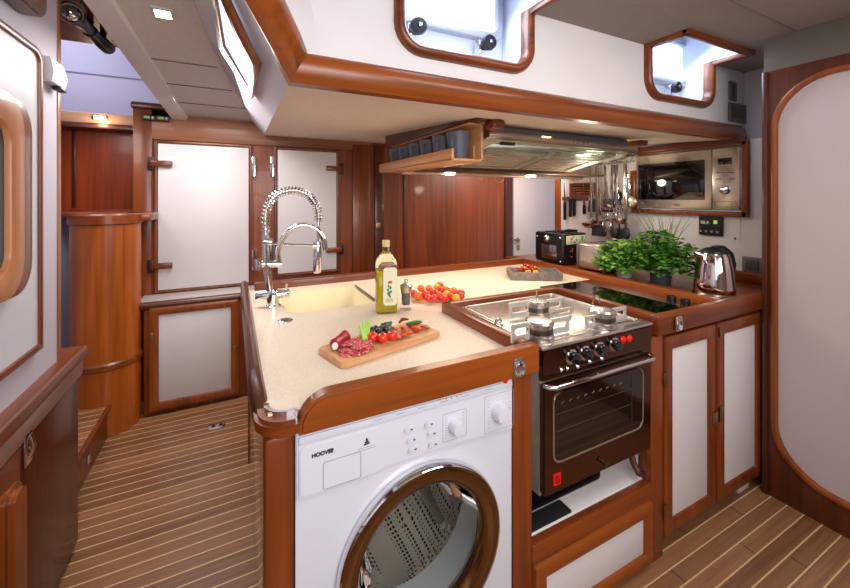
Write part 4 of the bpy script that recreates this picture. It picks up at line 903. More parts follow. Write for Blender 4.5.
# tomato board
q = PZ(437, 297, C+.008); t = thing('small_board', 'small pale round-ended board under the heap of cherry tomatoes', 'chopping board', (q.x, q.y, C))
Ub = Vector((1, -.28, 0)).normalized(); Vb = Vector((.28, 1, 0)).normalized()
b = nb(); plate(b, Vector((q.x, q.y, C+.0005)), Ub, Vb, EZ, rrect(-.13, .115, -.07, .08, .05), 0, .009, .002); obj('board', b, BOARD, t)
pos = [(414,293.5),(421,288.5),(425,294),(429,288.5),(433,292),(439,295.5),(437,287),(441,290),(445,289.5),(451,296.5),(454,291),(461,293),(461,296),(447,294),(440,285.5),(450,291.5),(434,298),(418,296),(428,298),(444,299),(456,298)]
for i, (px, py) in enumerate(pos):
    h = .020 if i < 13 else .022; r = .0180+.0015*((i*7) % 3)/2; lift = .010 if py > 291 else .020
    c_ = PZ(px, py, C+.009+r+(.010 if py < 291 else 0)); m = (tomr, tomo, tomr, tomo, tomr, tomr, tomy)[i % 7]
    tomato(c_, r, m, ('red', 'orange', 'red', 'orange', 'red', 'red', 'yellow')[i % 7]+' cherry tomato in the heap on the small pale board', 'cherry tomatoes heaped on the small board', st=(i % 3 == 0))
# compartment tray with chillies
zt_ = C+.048
c0 = PZ(511, 280.5, C); c1 = PZ(562, 281.5, C); c3 = PZ(505, 265, zt_)
U = (c1-c0); Lt = U.length; U.normalize(); V = Vector((-U.y, U.x, 0)); Wt = .17
t = thing('compartment_tray', 'weathered grey wooden tray with compartments by the rear rail', 'tray', c0+U*Lt/2+V*Wt/2)
b = nb()
def tb(u0, u1, v0, v1, z0, z1): obox(b, c0, U, V, EZ, u0, u1, v0, v1, z0, z1, .002)
tb(0, Lt, 0, Wt, .001, .012); tb(-.006, Lt+.006, 0, .012, .010, .048); tb(-.006, Lt+.006, Wt-.012, Wt, .010, .048); tb(-.006, .008, .012, Wt-.012, .010, .048); tb(Lt-.008, Lt+.006, .012, Wt-.012, .010, .048)
obj('tray_box', b, mat('weathered_grey_wood', (118, 108, 102), .8, noise=.15, nscale=50), t)
b = nb(); tb(Lt*.33-.004, Lt*.33+.004, .012, Wt-.012, .012, .044); tb(Lt*.66-.004, Lt*.66+.004, .012, Wt-.012, .012, .044); tb(Lt*.33, Lt-.008, Wt*.5-.004, Wt*.5+.004, .012, .044); obj('dividers', b, mat('weathered_grey_wood', (118, 108, 102), .8), t)
cols = [(190, 30, 20), (160, 14, 20), (220, 90, 30), (236, 180, 40)]
for k in range(26):
    u = Lt*(.22+.38*random.random()); v_ = Wt*(.45+.45*random.random()); z = .038+.035*(1-abs(u/Lt-.4)*3)*random.random()+.006
    if k > 19: u, v_, z = Lt*random.uniform(.35,.55), Wt*random.uniform(.25,.45), .042
    c_ = c0+U*u+V*v_+Vector((0,0,z)); ci = 3 if k > 20 else (k % 3)
    b = nb(); ball(b, c_, .0105, 1.25, .9, .9, 10, 7, Matrix.Rotation(random.random()*3, 3, 'Z')); tag(obj('small_chilli_pepper', b, mat('pepper_%d' % ci, cols[ci], .2, coat=.5)), ('bright red', 'dark red', 'orange red', 'yellow')[ci]+' baby pepper heaped in the grey compartment tray', 'pepper', 'baby peppers in the tray')
# ================================================================== MUG SHELF, HOOD
sx0, sx1, sy0, sy1 = .872, 1.045, 1.47, 2.42
zb0 = .165
t = thing('mug_shelf', 'pale teak open mug shelf hanging from the cream soffit', 'shelf', ((sx0+sx1)/2, 1.9, zb0))
ortho_box('bottom_board', sx0, sx1, sy0, sy1, zb0, zb0+.012, TEAKY, t)
ortho_box('front_lip', sx0, sx0+.014, sy0, sy1, zb0+.002, zb0+.055, TEAKY, t)
ortho_box('rear_board', sx1-.014, sx1, sy0, sy1, zb0, sof(sy0)-.006, TEAKY, t)
ortho_box('top_board', sx1-.085, sx1-.002, sy0, sy1, sof(sy0)-.020, sof(sy0)-.008, TEAKY, t)
ortho_box('end_stop', sx1-.055, sx1-.043, sy0+.004, sy0+.016, zb0+.01, zb0+.075, TEAKZ, t)
ortho_box('end_stop', sx0+.014, sx1-.014, sy1-.014, sy1, zb0+.01, zb0+.055, TEAKZ, t)
ortho_box('hanging_batten', sx1-.10, sx1-.02, 1.38, 2.5, sof(sy0)-.010, sof(2.5)+.0, DY, t)
b = nb(); box(b, 2.26, 2.34, 1.52, 1.62, sof(1.55)-.035, sof(1.55), .006); tag(obj('soffit_cleat', b, WX), 'small mahogany block on the soffit at the right end of the hood', 'block')
# small mahogany cleat in front of hood
b = nb(); box(b, 1.02, 1.09, 1.36, 1.44, sof(1.4)-.045, sof(1.4), .015); tag(obj('soffit_cleat', b, WX), 'rounded mahogany block on the soffit between mug shelf and hood', 'block')
mx, my, mz = (sx0+sx1)/2-.002, sy0+.082, zb0+.0125
def make_mug(label):
    t = thing('mug', label, 'mug', (mx, my, mz), 'slate mugs on the teak shelf')
    b = nb(); lathe(b, [(.036, 0), (.044, .006), (.055, .10), (.058, .130), (.055, .130), (.052, .10), (.042, .012), (.001, .010)], (mx, my, mz), n=28, cap=False); obj('cup', b, BLUEG, t)
    b = nb(); d_ = Vector((-.80, -.60, 0)); pts = [Vector((mx, my, mz))+d_*(.048+.030*math.sin(a))+Vector((0,0,.072+.036*math.cos(a))) for a in [math.pi*k/8 for k in range(9)]]; tube(b, pts, .0068, 8); obj('handle', b, BLUEG, t)
    return t
m0 = make_mug('slate blue mug on the teak shelf, nearest of the row')
for k, s in enumerate(('second mug from the near end of the teak shelf, slate blue', 'third mug from the near end of the teak shelf, slate blue', 'third mug from the far end of the teak shelf, slate blue', 'second mug from the far end of the teak shelf, slate blue', 'farthest slate blue mug on the teak shelf')):
    dup(m0, (0, .148*(k+1), 0), s)
# hood
t = thing('cooker_hood', 'grey metal cooker hood with glass visor under the soffit', 'cooker hood', (1.65, 1.8, .2))
hx0, hx1 = 1.10, 2.20
b = nb(); prism(b, [(hx0+.02, 1.50, .300), (hx0+.02, 1.54, sof(1.54)-.004), (hx0+.02, 2.2, sof(2.2)-.004), (hx0+.02, 2.2, .30)], (hx1-hx0-.06, 0, 0), .003); obj('hood_body', b, mat('dark_grey_hood', (112, 112, 114), .45), t)
b = nb(); tube(b, [(hx0, 1.505, .302), (hx0+.03, 1.495, .300), (hx1-.03, 1.495, .288), (hx1, 1.505, .286)], [.014, .019, .019, .014], 14); obj('front_lip', b, mat('lip_metal', (170, 148, 134), .3, metal=.6), t)
b = nb(); prism(b, [(hx0, 1.50, .290), (hx0, 2.2, .150), (hx0, 2.2, .30)], (hx1-hx0, 0, 0)); obj('underside', b, mat('filter_mesh', (206, 192, 174), .45, metal=.15, noise=.06, nscale=120), t)
b = nb()
for k in range(2):
    a0 = hx0+.12+.47*k; O_h = Vector((a0, 1.58, .270)); Vh = Vector((0, .7, -.14)).normalized()
    ring(b, O_h, EX, Vh, (0, -.196, -.98), rrect(0, .42, 0, .42, .01), rrect(.02, .40, .02, .40, .008), 0, .006, .002)
    for j in range(9): obox(b, O_h, EX, Vh, (0,-.196,-.98), .025, .395, .04+.042*j, .046+.042*j, 0, .004)
obj('grease_filter', b, mat('filter_frame', (164, 150, 134), .4, metal=.3), t)
b = nb(); O_h = Vector((hx0+.02, 1.49, .268)); Vh = Vector((0, .55, -.10)).normalized(); obox(b, O_h, EX, Vh, (0, -.18, -.98), 0, hx1-hx0-.03, 0, .17, .006, .012, .002); obj('glass_visor', b, mat('green_tint_glass', (222, 240, 230), .02, trans=.95, ior=1.04), t)
b = nb()
for k in range(5): lathe(b, [(.008, 0), (.008, .006)], (1.62+.035*k, 1.478, .293), (0,-1,0), 10)
obj('switches', b, STEEL, t)
b = nb(); box(b, 1.16, 1.24, 1.478, 1.50, .255, .270, .002); obj('visor_clip', b, BLK, t)
q = PY(553, 122, 1.49)
for px, py in ((546, 137),):
    q = PY(px, py, 1.48); b = nb(); box(b, q.x-.03, q.x+.03, 1.474, 1.48, q.z-.003, q.z+.003, .001); obj('lit_strip', b, mat('soft_lamp', (255, 226, 170), .5, emit=2.5), t)
# light rail below hood
t = thing('light_rail', 'slim pinkish rail with small lamps beneath the hood and mug shelf', 'light rail', (1.7, 2.2, .15))
b = nb(); box(b, .95, XW-.06, 2.19, 2.23, .145, .165, .004); obj('rail', b, mat('pinkish_metal', (190, 160, 146), .35, metal=.4), t)
b = nb(); box(b, 1.02, XW-.06, 2.0, 2.19, .158, .172, .003); obj('rail_board', b, wood('dark_teak', (70, 44, 26), (110, 72, 44), 0), t)  # dark wood board
for px in (449, 530):
    q = PY(px, 176, 2.15); b = nb(); lathe(b, [(.035, 0), (.030, -.012), (.001, -.013)], (q.x, 2.14, .158), (0,0,1), 20); obj('lamp', b, LEDW, t, 'glowing round lamp')
for i, px in enumerate((478, 500)):
    q = PY(px, 180, 2.20); b = nb(); tube(b, [(q.x+.045*math.cos(a), 2.21, .147+.04*math.sin(a)) for a in [math.pi+math.pi*k/10 for k in range(11)]], .003, 6)
    tag(obj('cup_hook', b, mat('pinkish_metal', (190, 160, 146), .35, metal=.4)), 'curved wire hook under the light rail, %s' % ('nearer the mug shelf' if i == 0 else 'nearer the white far door'), 'hook', 'wire hooks')
# ================================================================== MICROWAVE
t = thing('microwave_housing', 'mahogany shelf box holding the microwave on the galley side wall', 'housing', (2.65, 1.45, -.1))
ortho_box('bottom_board', XM-.02, XW-.001, my0-.03, my1+.03, mz0-.035, mz0-.004, WY, t)
ortho_box('top_board', XM-.02, XW-.001, my0-.03, my1+.03, mz1+.003, mz1+.035, WY, t)
ortho_box('side_board', XM-.02, XW-.001, my0-.036, my0-.006, mz0-.034, mz1+.034, WZ, t)
ortho_box('side_board', XM-.005, XW-.001, my1+.010, my1+.05, mz0-.004, mz1-.10, OZ, t)
ortho_box('top_fascia', XM-.03, XM-.004, my0-.03, my1+.35, mz1+.02, mz1+.06, DY, t)
t = thing('microwave', 'stainless steel microwave with dark window and round dial', 'microwave', (2.64, 1.45, mz0))
ortho_box('body', XM, XM+.34, my0, my1, mz0, mz1, STEEL, t, .004)
def mwy(px): return PX(px, 180, XM).y
yk = mwy(713)
b = nb(); box(b, XM-.012, XM, yk+.002, my1-.002, mz0+.004, mz1-.002, .003); d = obj('door', b, STEEL, t)
b = nb(); box(b, XM-.014, XM-.011, mwy(706), mwy(639.5), mz0+.062, mz1-.062, .002); obj('door_window', b, BLKG, d)
b = nb(); box(b, XM-.012, XM, my0+.004, yk-.002, mz0+.004, mz1-.002, .003); cp = obj('control_panel', b, STEEL, t)
b = nb(); box(b, XM-.014, XM-.011, mwy(733), mwy(719), PX(726,164.5,XM).z, PX(726,158,XM).z, .001); obj('display', b, BLKG, cp)
q = PX(725.5, 190, XM-.012); b = nb(); lathe(b, [(.026, 0), (.026, .012), (.022, .022), (.001, .023)], (XM-.012, q.y, q.z), NX, 28); kk = obj('dial', b, CHROME, cp)
b = nb(); ring(b, (XM-.012,0,0), EY, EZ, NX, rrect(my0+.02, yk-.012, mz0+.02, mz0+.055, .004), rrect(my0+.022, yk-.014, mz0+.022, mz0+.053, .003), 0, .0015, .0005)
obj('flap_outline', b, STEELD, cp)
b = nb()
for py in (171.5, 178):
    for px in (718.5, 725, 732):
        if py > 175 and px == 725: continue
        q = PX(px, py, XM-.012); box(b, XM-.015, XM-.012, q.y-.014, q.y+.014, q.z-.008, q.z-.003, .001)
obj('key_marks', b, STEELD, cp)
text('maker_lettering', 'AEG', .022, (XM-.0135, (my0+my1)/2+.03, mz0+.030), (0,-1,0), EZ, STEELD, d)
# black control unit below
t = thing('control_display', 'small black control box with green digits under the microwave', 'control panel', (XW, 1.25, -.1))
ya, yb, za, zb_ = PX(722.5,225,XW-.02).y, PX(699,225,XW-.02).y, PX(710,235.5,XW-.02).z, PX(710,216,XW-.02).z
b = nb(); plate(b, (XW,0,0), EY, EZ, NX, rrect(ya-.08, yb+.05, za-.03, zb_+.03, .004), .0005, .003); obj('backplate', b, WALLW, t)
b = nb(); plate(b, (XW-.003,0,0), EY, EZ, NX, rrect(ya, yb, za, zb_, .008), 0, .020, .004); obj('case', b, BLK, t)
b = nb(); q = PX(715, 222, XW-.023); box(b, XW-.0245, XW-.0235, q.y-.012, q.y+.008, q.z-.012, q.z+.010); obj('green_symbol', b, mat('green_display', (120, 190, 90), .5, emit=.8), t)
text('digits', '88.8', .026, (XW-.0235, (ya+yb)/2+.03, (za+zb_)/2+.018), (0,-1,0), EZ, mat('pale_digits', (190, 195, 200), .5, emit=.3), t)
b = nb()
for k in range(4): box(b, XW-.0245, XW-.0235, ya+.02+.030*k, ya+.032+.030*k, za+.018, za+.030)
obj('keys', b, mat('key_grey', (150, 150, 150), .5), t)
b = nb()
for (yy, zz) in ((ya-.055, zb_+.01), (ya-.055, za-.008), (yb+.03, zb_+.01)): lathe(b, [(.007, 0), (.005, .003)], (XW-.003, yy, zz), NX, 10)
obj('screws', b, STEELD, t)
# grey socket plate at the rear corner
q0, q1 = PX(763.5,272,XW-.01), PX(742,256,XW-.01)
t = thing('socket_plate', 'wide grey socket plate low on wall behind the kettle', 'socket', (XW, 1.1, -.4))
ortho_box('plate', XW-.012, XW-.001, q0.y-.05, q1.y, -.418, q1.z, mat('grey_socket', (110, 108, 112), .5), t)
ortho_box('socket_insert', XW-.015, XW-.012, q0.y+.02, q1.y-.02, -.405, q1.z-.015, mat('socket_dark', (82, 82, 88), .5), t)
# switch plates on the deckhouse side
for i, (a, s, nm) in enumerate((((728,82,735,101), 'narrow bronze switch plate right of the right porthole, upper of two', 'switch_plate'), ((727.5,104,744,122.5), 'wide bronze gauge plate right of the right porthole, lower of two', 'gauge_plate'))):
    A = PY(a[0], a[1], YU); B = PY(a[2], a[3], YU); t = thing(nm, s, 'switch', (A.x, YU, B.z))
    za, zb_ = PY((a[0]+a[2])/2, a[3], YU).z, PY((a[0]+a[2])/2, a[1], YU).z
    ortho_box('plate', A.x, B.x, YU-.012, YU-.001, za, zb_, mat('bronze_plate', (112, 96, 92), .35, metal=.5), t)
    ortho_box('inset', A.x+.02, B.x-.015, YU-.016, YU-.012, za+.018, zb_-.018, mat('dark_inset', (72, 60, 60), .3), t)
# ================================================================== KETTLE
kx, ky = 2.105, 1.035; kz = -.475
t = thing('kettle', 'polished steel jug kettle with black handle on its base by the bulkhead', 'kettle', (kx, ky, kz))
b = nb(); lathe(b, [(.088, .0), (.090, .006), (.086, .014)], (kx, ky, kz), n=32); obj('power_base', b, STEELD, t)
b = nb(); lathe(b, [(.085, .014), (.086, .022), (.084, .06), (.076, .13), (.066, .185), (.058, .205)], (kx, ky, kz), n=40, cap=False); obj('body', b, mat('kettle_chrome', (205, 190, 190), .06, metal=1), t)
b = nb(); lathe(b, [(.059, .203), (.056, .214), (.035, .226), (.012, .231), (.010, .238), (.001, .24)], (kx, ky, kz), n=32); obj('lid', b, BLK, t)
b = nb(); d_ = Vector((-.85, .52, 0)).normalized(); pts = [Vector((kx, ky, kz))+d_*.055+Vector((0,0,.19)), Vector((kx, ky, kz))+d_*.078+Vector((0,0,.198)), Vector((kx, ky, kz))+d_*.090+Vector((0,0,.205))]
tube(b, pts, [.022, .016, .008], 12); obj('spout', b, mat('kettle_chrome', (205, 190, 190), .06, metal=1), t)
b = nb(); d_ = Vector((.80, -.25, 0)).normalized(); d_ = Vector((.99, -.12, 0)).normalized(); P_ = Vector((kx, ky, kz))
tube(b, [P_+d_*.02+Vector((0,0,.228)), P_+d_*.065+Vector((0,0,.222)), P_+d_*.115+Vector((0,0,.19)), P_+d_*.135+Vector((0,0,.14)), P_+d_*.125+Vector((0,0,.085)), P_+d_*.085+Vector((0,0,.055))], [.012, .015, .016, .015, .014, .012], 12); obj('handle', b, BLK, t)
b = nb(); d2 = Vector((.45, -.89, 0)).normalized(); sd = Vector((.89, .45, 0)); Pq = [(.0865, .02), (.0855, .06), (.078, .13), (.0675, .185), (.060, .205)]
for (r0, z0), (r1, z1) in zip(Pq, Pq[1:]): b.faces.new([b.verts.new(P_+d2*r0-sd*.011+Vector((0,0,z0))), b.verts.new(P_+d2*r0+sd*.011+Vector((0,0,z0))), b.verts.new(P_+d2*r1+sd*.011+Vector((0,0,z1))), b.verts.new(P_+d2*r1-sd*.011+Vector((0,0,z1)))])
obj('gauge_strip', b, mat('pale_strip', (190, 170, 160), .3), t)
# ================================================================== TOASTERS
t = thing('toaster_oven', 'black retro toaster with floral patterned end on the rear ledge', 'toaster', (2.14, 2.05, kz))
ax0, ax1, ay0, ay1, az = 2.02, 2.26, 1.915, 2.19, -.252
b = nb(); box(b, ax0, ax1, ay0, ay1, kz+.008, az, .018, 3); obj('body', b, BLK, t)
b = nb(); box(b, ax0-.004, ax0, ay0+.055, ay1-.075, kz+.035, az-.085, .003); obj('window', b, mat('mirror_window', (150, 146, 150), .12, metal=.9), t)
q = Vector((ax0, ay0+.15, az-.045)); b = nb(); lathe(b, [(.028, 0), (.026, .012), (.02, .02), (.001, .021)], q, NX, 24); obj('dial', b, CHROME, t)
b = nb()
for (yy, zz) in ((ay0+.02, az-.03), (ay1-.03, az-.035), (ay0+.02, kz+.03)): ball(b, (ax0-.002, yy, zz), .008)
obj('rivets', b, STEEL, t)
b = nb(); box(b, ax0+.03, ax1-.01, ay0-.004, ay0, az-.075, az-.015, .002); pl = obj('patterned_plate', b, mat('floral_cream', (206, 210, 180), .4), t)
b = nb()
for k in range(16): ball(b, (ax0+.04+.18*random.random(), ay0-.004, az-.068+.046*random.random()), .007, 1, .15, 1, 8, 5)
obj('flower_print', b, mat('flower_green', (70, 110, 70), .5), pl)
b = nb()
for k in range(7): ball(b, (ax0+.07+.02*random.random(), ay0-.003, kz+.05+.07*random.random()), .006, 1, .2, 1, 8, 5)
obj('orange_emblem', b, mat('emblem_orange', (170, 90, 50), .5), t)
b = nb(); tube(b, [(ax0+.04, ay0+.05, az+.004), (ax0+.10, ay0+.05, az+.020), (ax1-.05, ay0+.05, az+.012)], .008, 8); box(b, ax0+.03, ax1-.02, ay0+.10, ay0+.13, az-.002, az+.006, .002); box(b, ax0+.03, ax1-.02, ay0+.17, ay0+.20, az-.002, az+.006, .002); obj('top_rack', b, BLK, t)
t = thing('toaster', 'brushed steel toaster on the ledge between black toaster and herbs', 'toaster', (2.15, 1.7, kz))
ax0, ax1, ay0, ay1, az = 2.02, 2.28, 1.60, 1.81, -.297
b = nb(); box(b, ax0, ax1, ay0+.012, ay1-.012, kz+.012, az, .03, 4); obj('shell', b, mat('toaster_steel', (206, 198, 192), .3, metal=.8), t)
b = nb(); box(b, ax0+.01, ax1-.01, ay0, ay0+.014, kz+.006, az-.012, .01); obj('end_cap', b, mat('cap_grey', (160, 156, 158), .3, metal=.8), t)
b = nb(); box(b, ax0+.01, ax1-.01, ay1-.014, ay1, kz+.006, az-.012, .01); obj('end_cap', b, mat('cap_grey', (160, 156, 158), .3, metal=.8), t)
b = nb(); box(b, ax0+.03, ax1-.03, ay0+.055, ay0+.085, az-.004, az+.001); box(b, ax0+.03, ax1-.03, ay0+.125, ay0+.155, az-.004, az+.001); obj('slot', b, BLK, t)
b = nb(); box(b, ax0+.10, ax0+.15, ay0-.018, ay0, -.36, -.345, .003); obj('lever', b, BLK, t)
# ================================================================== HERBS
leafm = [mat('herb_leaf_%d' % i, c_, .5) for i, c_ in enumerate(((84, 140, 44), (112, 168, 62), (58, 112, 38), (140, 186, 84)))]
def leaf(b, c_, d_, up, L_, w_):
    s = d_.cross(up).normalized()*w_; mid = c_+d_*L_*.5+up*L_*.08
    v = [b.verts.new(p) for p in (c_, mid-s, c_+d_*L_-up*L_*.1, mid+s, mid+up*w_*-.3)]
    b.faces.new((v[0], v[1], v[4])); b.faces.new((v[1], v[2], v[4])); b.faces.new((v[2], v[3], v[4])); b.faces.new((v[3], v[0], v[4]))
def herb(cx_, cy_, rad, top, n_, pm, label, kind, potr=.055, poth=.11, mats=(0,1,2), lsz=.036):
    t = thing(kind, label, 'potted herb', (cx_, cy_, kz))
    b = nb(); lathe(b, [(potr*.75, .0005), (potr*.8, .004), (potr, poth), (potr*1.04, poth+.004), (potr*.94, poth+.004), (potr*.9, poth-.012), (.001, poth-.012)], (cx_, cy_, kz), n=28); obj('pot', b, pm, t)
    c0 = Vector((cx_, cy_, kz+poth)); bms = [nb() for _ in mats]
    sb = nb()
    for k in range(n_):
        a = random.random()*6.283; e = random.random()**.6; ph = math.acos(random.uniform(-.35, 1)); 
        dd = Vector((math.cos(a)*math.sin(ph), math.sin(a)*math.sin(ph), math.cos(ph)))
        p = c0+Vector((dd.x*rad*1.0*e, dd.y*rad*1.25*e, max(-.07, dd.z*top*e)))
        if p.x > XW-.03: p.x = XW-.03
        for j in range(3):
            a2 = random.random()*6.283; d_ = Vector((math.cos(a2), math.sin(a2), random.uniform(-.4,.6))).normalized(); up = Vector((random.uniform(-.4,.4), random.uniform(-.4,.4), 1)).normalized()
            leaf(bms[random.randrange(len(mats))], p, d_, up, lsz*random.uniform(.7,1.3), lsz*.36)
        if k % 6 == 0: tube(sb, [c0, c0.lerp(p, .6)+Vector((0,0,.01)), p], [.002, .0015, .001], 4)
    for i, bm_ in enumerate(bms): obj('foliage', bm_, leafm[mats[i]], t, None, auto=False)
    obj('stems', sb, mat('herb_stem', (110, 150, 70), .5), t); return t
DP = mat('dark_slate_pot', (64, 68, 84), .5); LP = mat('pale_grey_pot', (176, 174, 182), .5)
herb(2.11, 1.30, .155, .175, 620, DP, 'bushy green herb in dark slate pot, nearest the kettle', 'potted_parsley', .06, .115)
herb(2.08, 1.50, .14, .135, 460, LP, 'bushy green herb in pale grey pot, nearest the steel toaster', 'potted_basil', .05, .09, (0,1,3), .042)
t = thing('potted_chives', 'thin upright chive stems rising behind the bushy herbs', 'potted herb', (2.34, 1.42, kz))
b = nb(); lathe(b, [(.04, .0005), (.052, .1), (.048, .1), (.045, .09), (.001, .09)], (2.34, 1.42, kz), n=24); obj('pot', b, DP, t)
b = nb()
for k in range(40):
    a = random.random()*6.283; tl = random.uniform(.05, .2); hgt = random.uniform(.22, .36); c0 = Vector((2.34+random.uniform(-.03,.03), 1.42+random.uniform(-.03,.03), kz+.08))
    e = c0+Vector((math.cos(a)*tl*.5, math.sin(a)*tl*1.1, hgt)); m_ = c0.lerp(e, .55)+Vector((0,0,.03)); tube(b, [c0, m_, e], [.0016, .0014, .0005], 4)
obj('stems', b, mat('chive_green', (96, 130, 66), .5), t)
# ================================================================== KNIVES, VENT, UTENSILS
t = thing('knife_rack', 'slim magnetic knife strip fixed to the white galley wall', 'knife rack', (XW, 2.35, 0))
ka, kb = PX(588,198,XW-.01).y, PX(561.5,198,XW-.01).y
ortho_box('strip', XW-.016, XW-.001, ka, kb-.01, -.028, .004, mat('rack_brown', (110, 84, 76), .35, metal=.4), t)
for i, (px, y0, y1, y2, s) in enumerate(((564.5,183,202,220,'kitchen knife on the magnetic strip, leftmost and longest handle'), (570,186,199,217,'kitchen knife on the magnetic strip, second from left'), (574,187,198,216,'kitchen knife on the magnetic strip, third from left'), (584,183,205,214,'kitchen knife on the magnetic strip, rightmost beside the utensils'))):
    q = PX(px, 200, XW-.024); zt_, zm, zb_ = PX(px,y0,XW-.02).z, PX(px,y1,XW-.02).z, PX(px,y2,XW-.02).z
    t = thing('kitchen_knife', s, 'knife', (XW-.022, q.y, zb_), 'knives on the strip')
    b = nb(); prism(b, [(XW-.021, q.y-.014, zm), (XW-.021, q.y+.010, zm), (XW-.021, q.y+.010, zt_), (XW-.021, q.y+.004, zt_)], (.002,0,0)); obj('blade', b, CHROME, t)
    b = nb(); box(b, XW-.028, XW-.012, q.y-.013, q.y+.013, zb_, zm, .005); obj('handle', b, BLK, t)
t = thing('louvre_vent', 'small mahogany louvred vent above the knife strip', 'vent', (XW, 2.2, .05))
va, vb = PX(595,190,XW-.01).y, PX(570,190,XW-.01).y; vz0, vz1 = .008, .12
b = nb(); ring(b, (XW-.001,0,0), EY, EZ, NX, rrect(va, vb, vz0, vz1, .004), rrect(va+.02, vb-.02, vz0+.016, vz1-.016, .002), 0, .018, .004); obj('frame', b, OY, t)
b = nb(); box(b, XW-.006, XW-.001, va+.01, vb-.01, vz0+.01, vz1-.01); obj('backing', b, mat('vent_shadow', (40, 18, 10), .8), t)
for k in range(4): b = nb(); obox(b, (XW-.008, 0, vz0+.028+.021*k), (0,1,0), (.35,0,.94), (-.94,0,.35), va+.018, vb-.018, -.005, .008, 0, .003); obj('slat', b, OY, t)
# utensil rail
XU = 2.50
ua, ub = PX(634,166,XU).y, PX(588,166,XU).y; uz = PX(612,163,XU).z
t = thing('utensil_rail', 'steel hanging rail under the soffit crowded with utensils', 'rail', (XU, (ua+ub)/2, uz))
b = nb(); tube(b, [(XU, ua, uz), (XU, ub, uz)], .006, 10); obj('bar', b, STEEL, t)
b = nb()
for yy in (ua+.02, ub-.02): tube(b, [(XU, yy, uz), (XU+.02, yy, uz+.05), (XU+.02, yy, sof(yy))], .005, 8)
obj('bracket', b, STEEL, t)
ut = [('turner', 593, 212, 'small charcoal spatula hanging behind the first ladle'), ('whisk', 606, 232, 'second steel whisk, hanging lower than the first one'), ('ladle', 613, 210, 'small steel ladle hanging high near rail centre'), ('turner', 618, 205, 'short wide charcoal spatula hanging high, right of rail centre'), ('ladle', 591.5, 228, 'steel ladle with wide bowl, leftmost on the utensil rail'), ('turner', 597, 236, 'slotted black-headed turner hanging second on the utensil rail'), ('ladle', 600.5, 226, 'small steel ladle hanging between two black turners'), ('spoon', 603.5, 237, 'black-headed serving spoon beside the small ladle'), ('turner', 608, 212, 'broad black spatula hanging high, centre of the utensil rail'), ('whisk', 611, 222, 'steel whisk hanging at the centre of the utensil rail'), ('spoon', 613.5, 238, 'long dark spoon hanging just right of the whisk'), ('masher', 616, 218, 'steel potato masher hanging right of centre on the rail'), ('turner', 620, 242, 'long black-headed turner, lowest hanging on the rail'), ('ladle', 623.5, 224, 'steel ladle holding a dark green rim, right half of the rail'), ('spoon', 626, 240, 'long black spoon hanging under the right ladle'), ('strainer', 630, 206, 'pale mesh strainer hanging nearest the microwave')]
for i, (k, px, py, s) in enumerate(ut):
    xo = XU-.012-.02*(i % 3); y = PX(px, 190, xo).y; zb_ = PX(px, py, xo).z; zt_ = uz-.004
    t = thing({'ladle': 'ladle', 'turner': 'spatula', 'spoon': 'serving_spoon', 'whisk': 'whisk', 'masher': 'potato_masher', 'strainer': 'strainer'}[k], s, {'turner': 'spatula', 'masher': 'masher'}.get(k, k), (xo, y, zb_), 'utensils on the hanging rail')
    b = nb(); tube(b, [(XU+.006, y, uz+.002), (XU, y, uz+.012), (XU-.010, y, uz+.004), (xo, y, uz-.02)], .002, 6); hm = STEEL; zl = zb_+.09
    dy = random.uniform(-.035, .035); Ht = Vector((0, dy, uz-.018-zl+.01)); Lh = Ht.length; Ht.normalize(); Sd = Vector((0, Ht.z, -Ht.y))
    hm = (CHROME, STEEL, mat('smoky_handle', (120, 112, 110), .3, metal=.7))[i % 3]
    obox(b, (xo, y, zl-.01), EX, Sd, Ht, -.003, .003, -.010, .010, 0, Lh*.55, .001); obox(b, (xo, y, zl-.01), EX, Sd, Ht, -.002, .002, -.006, .006, Lh*.5, Lh, .001); obj('handle', b, hm, t)
    b = nb(); c_ = Vector((xo, y, zb_))
    if k == 'ladle':
        lathe(b, [(.012, 0), (.030, .006), (.042, .024), (.045, .040), (.042, .040), (.030, .012), (.001, .005)], c_+Vector((-.02, 0, 0)), n=20, cap=False); tube(b, [c_+Vector((.022, 0, .04)), c_+Vector((.004, 0, .09))], .004, 6); mm = CHROME
    elif k == 'turner': plate(b, c_, EY, EZ, EX, [(-.036, .0), (.036, .0), (.030, .085), (.010, .10), (-.010, .10), (-.030, .085)], -.002, .002, .001); mm = mat('charcoal_nylon', (46, 48, 56), .35)
    elif k == 'spoon': ball(b, c_+Vector((0, 0, .045)), .03, .35, .8, 1.5, 14, 10); mm = mat('charcoal_nylon', (46, 48, 56), .35)
    elif k == 'whisk':
        for j in range(6):
            a = math.pi*j/6; tube(b, [c_+Vector((math.cos(a)*.03*math.sin(w), math.sin(a)*.03*math.sin(w), .05-.05*math.cos(w)+.0)) for w in [2*math.pi*q_/16 for q_ in range(16)]], .0012, 4, closed=True)
        mm = CHROME
    elif k == 'masher':
        for j in range(4): tube(b, [c_+Vector((-.02, -.03+.02*j, 0)), c_+Vector((.02, -.03+.02*j, 0))], .004, 6)
        tube(b, [c_+Vector((0,-.035,0)), c_+Vector((0,0,.08)), c_+Vector((0,.035,0))], .004, 6); mm = STEEL
    else: ball(b, c_+Vector((-.01, 0, .03)), .045, .35, 1, .9, 16, 10); mm = mat('mesh_strainer', (190, 182, 160), .3, metal=.7, noise=.3, nscale=300)
    for v in b.verts: v.co = c_+Vector(((v.co.x-c_.x)*1.25, (v.co.y-c_.y)*1.35, (v.co.z-c_.z)*1.0))
    obj('head', b, mm, t)
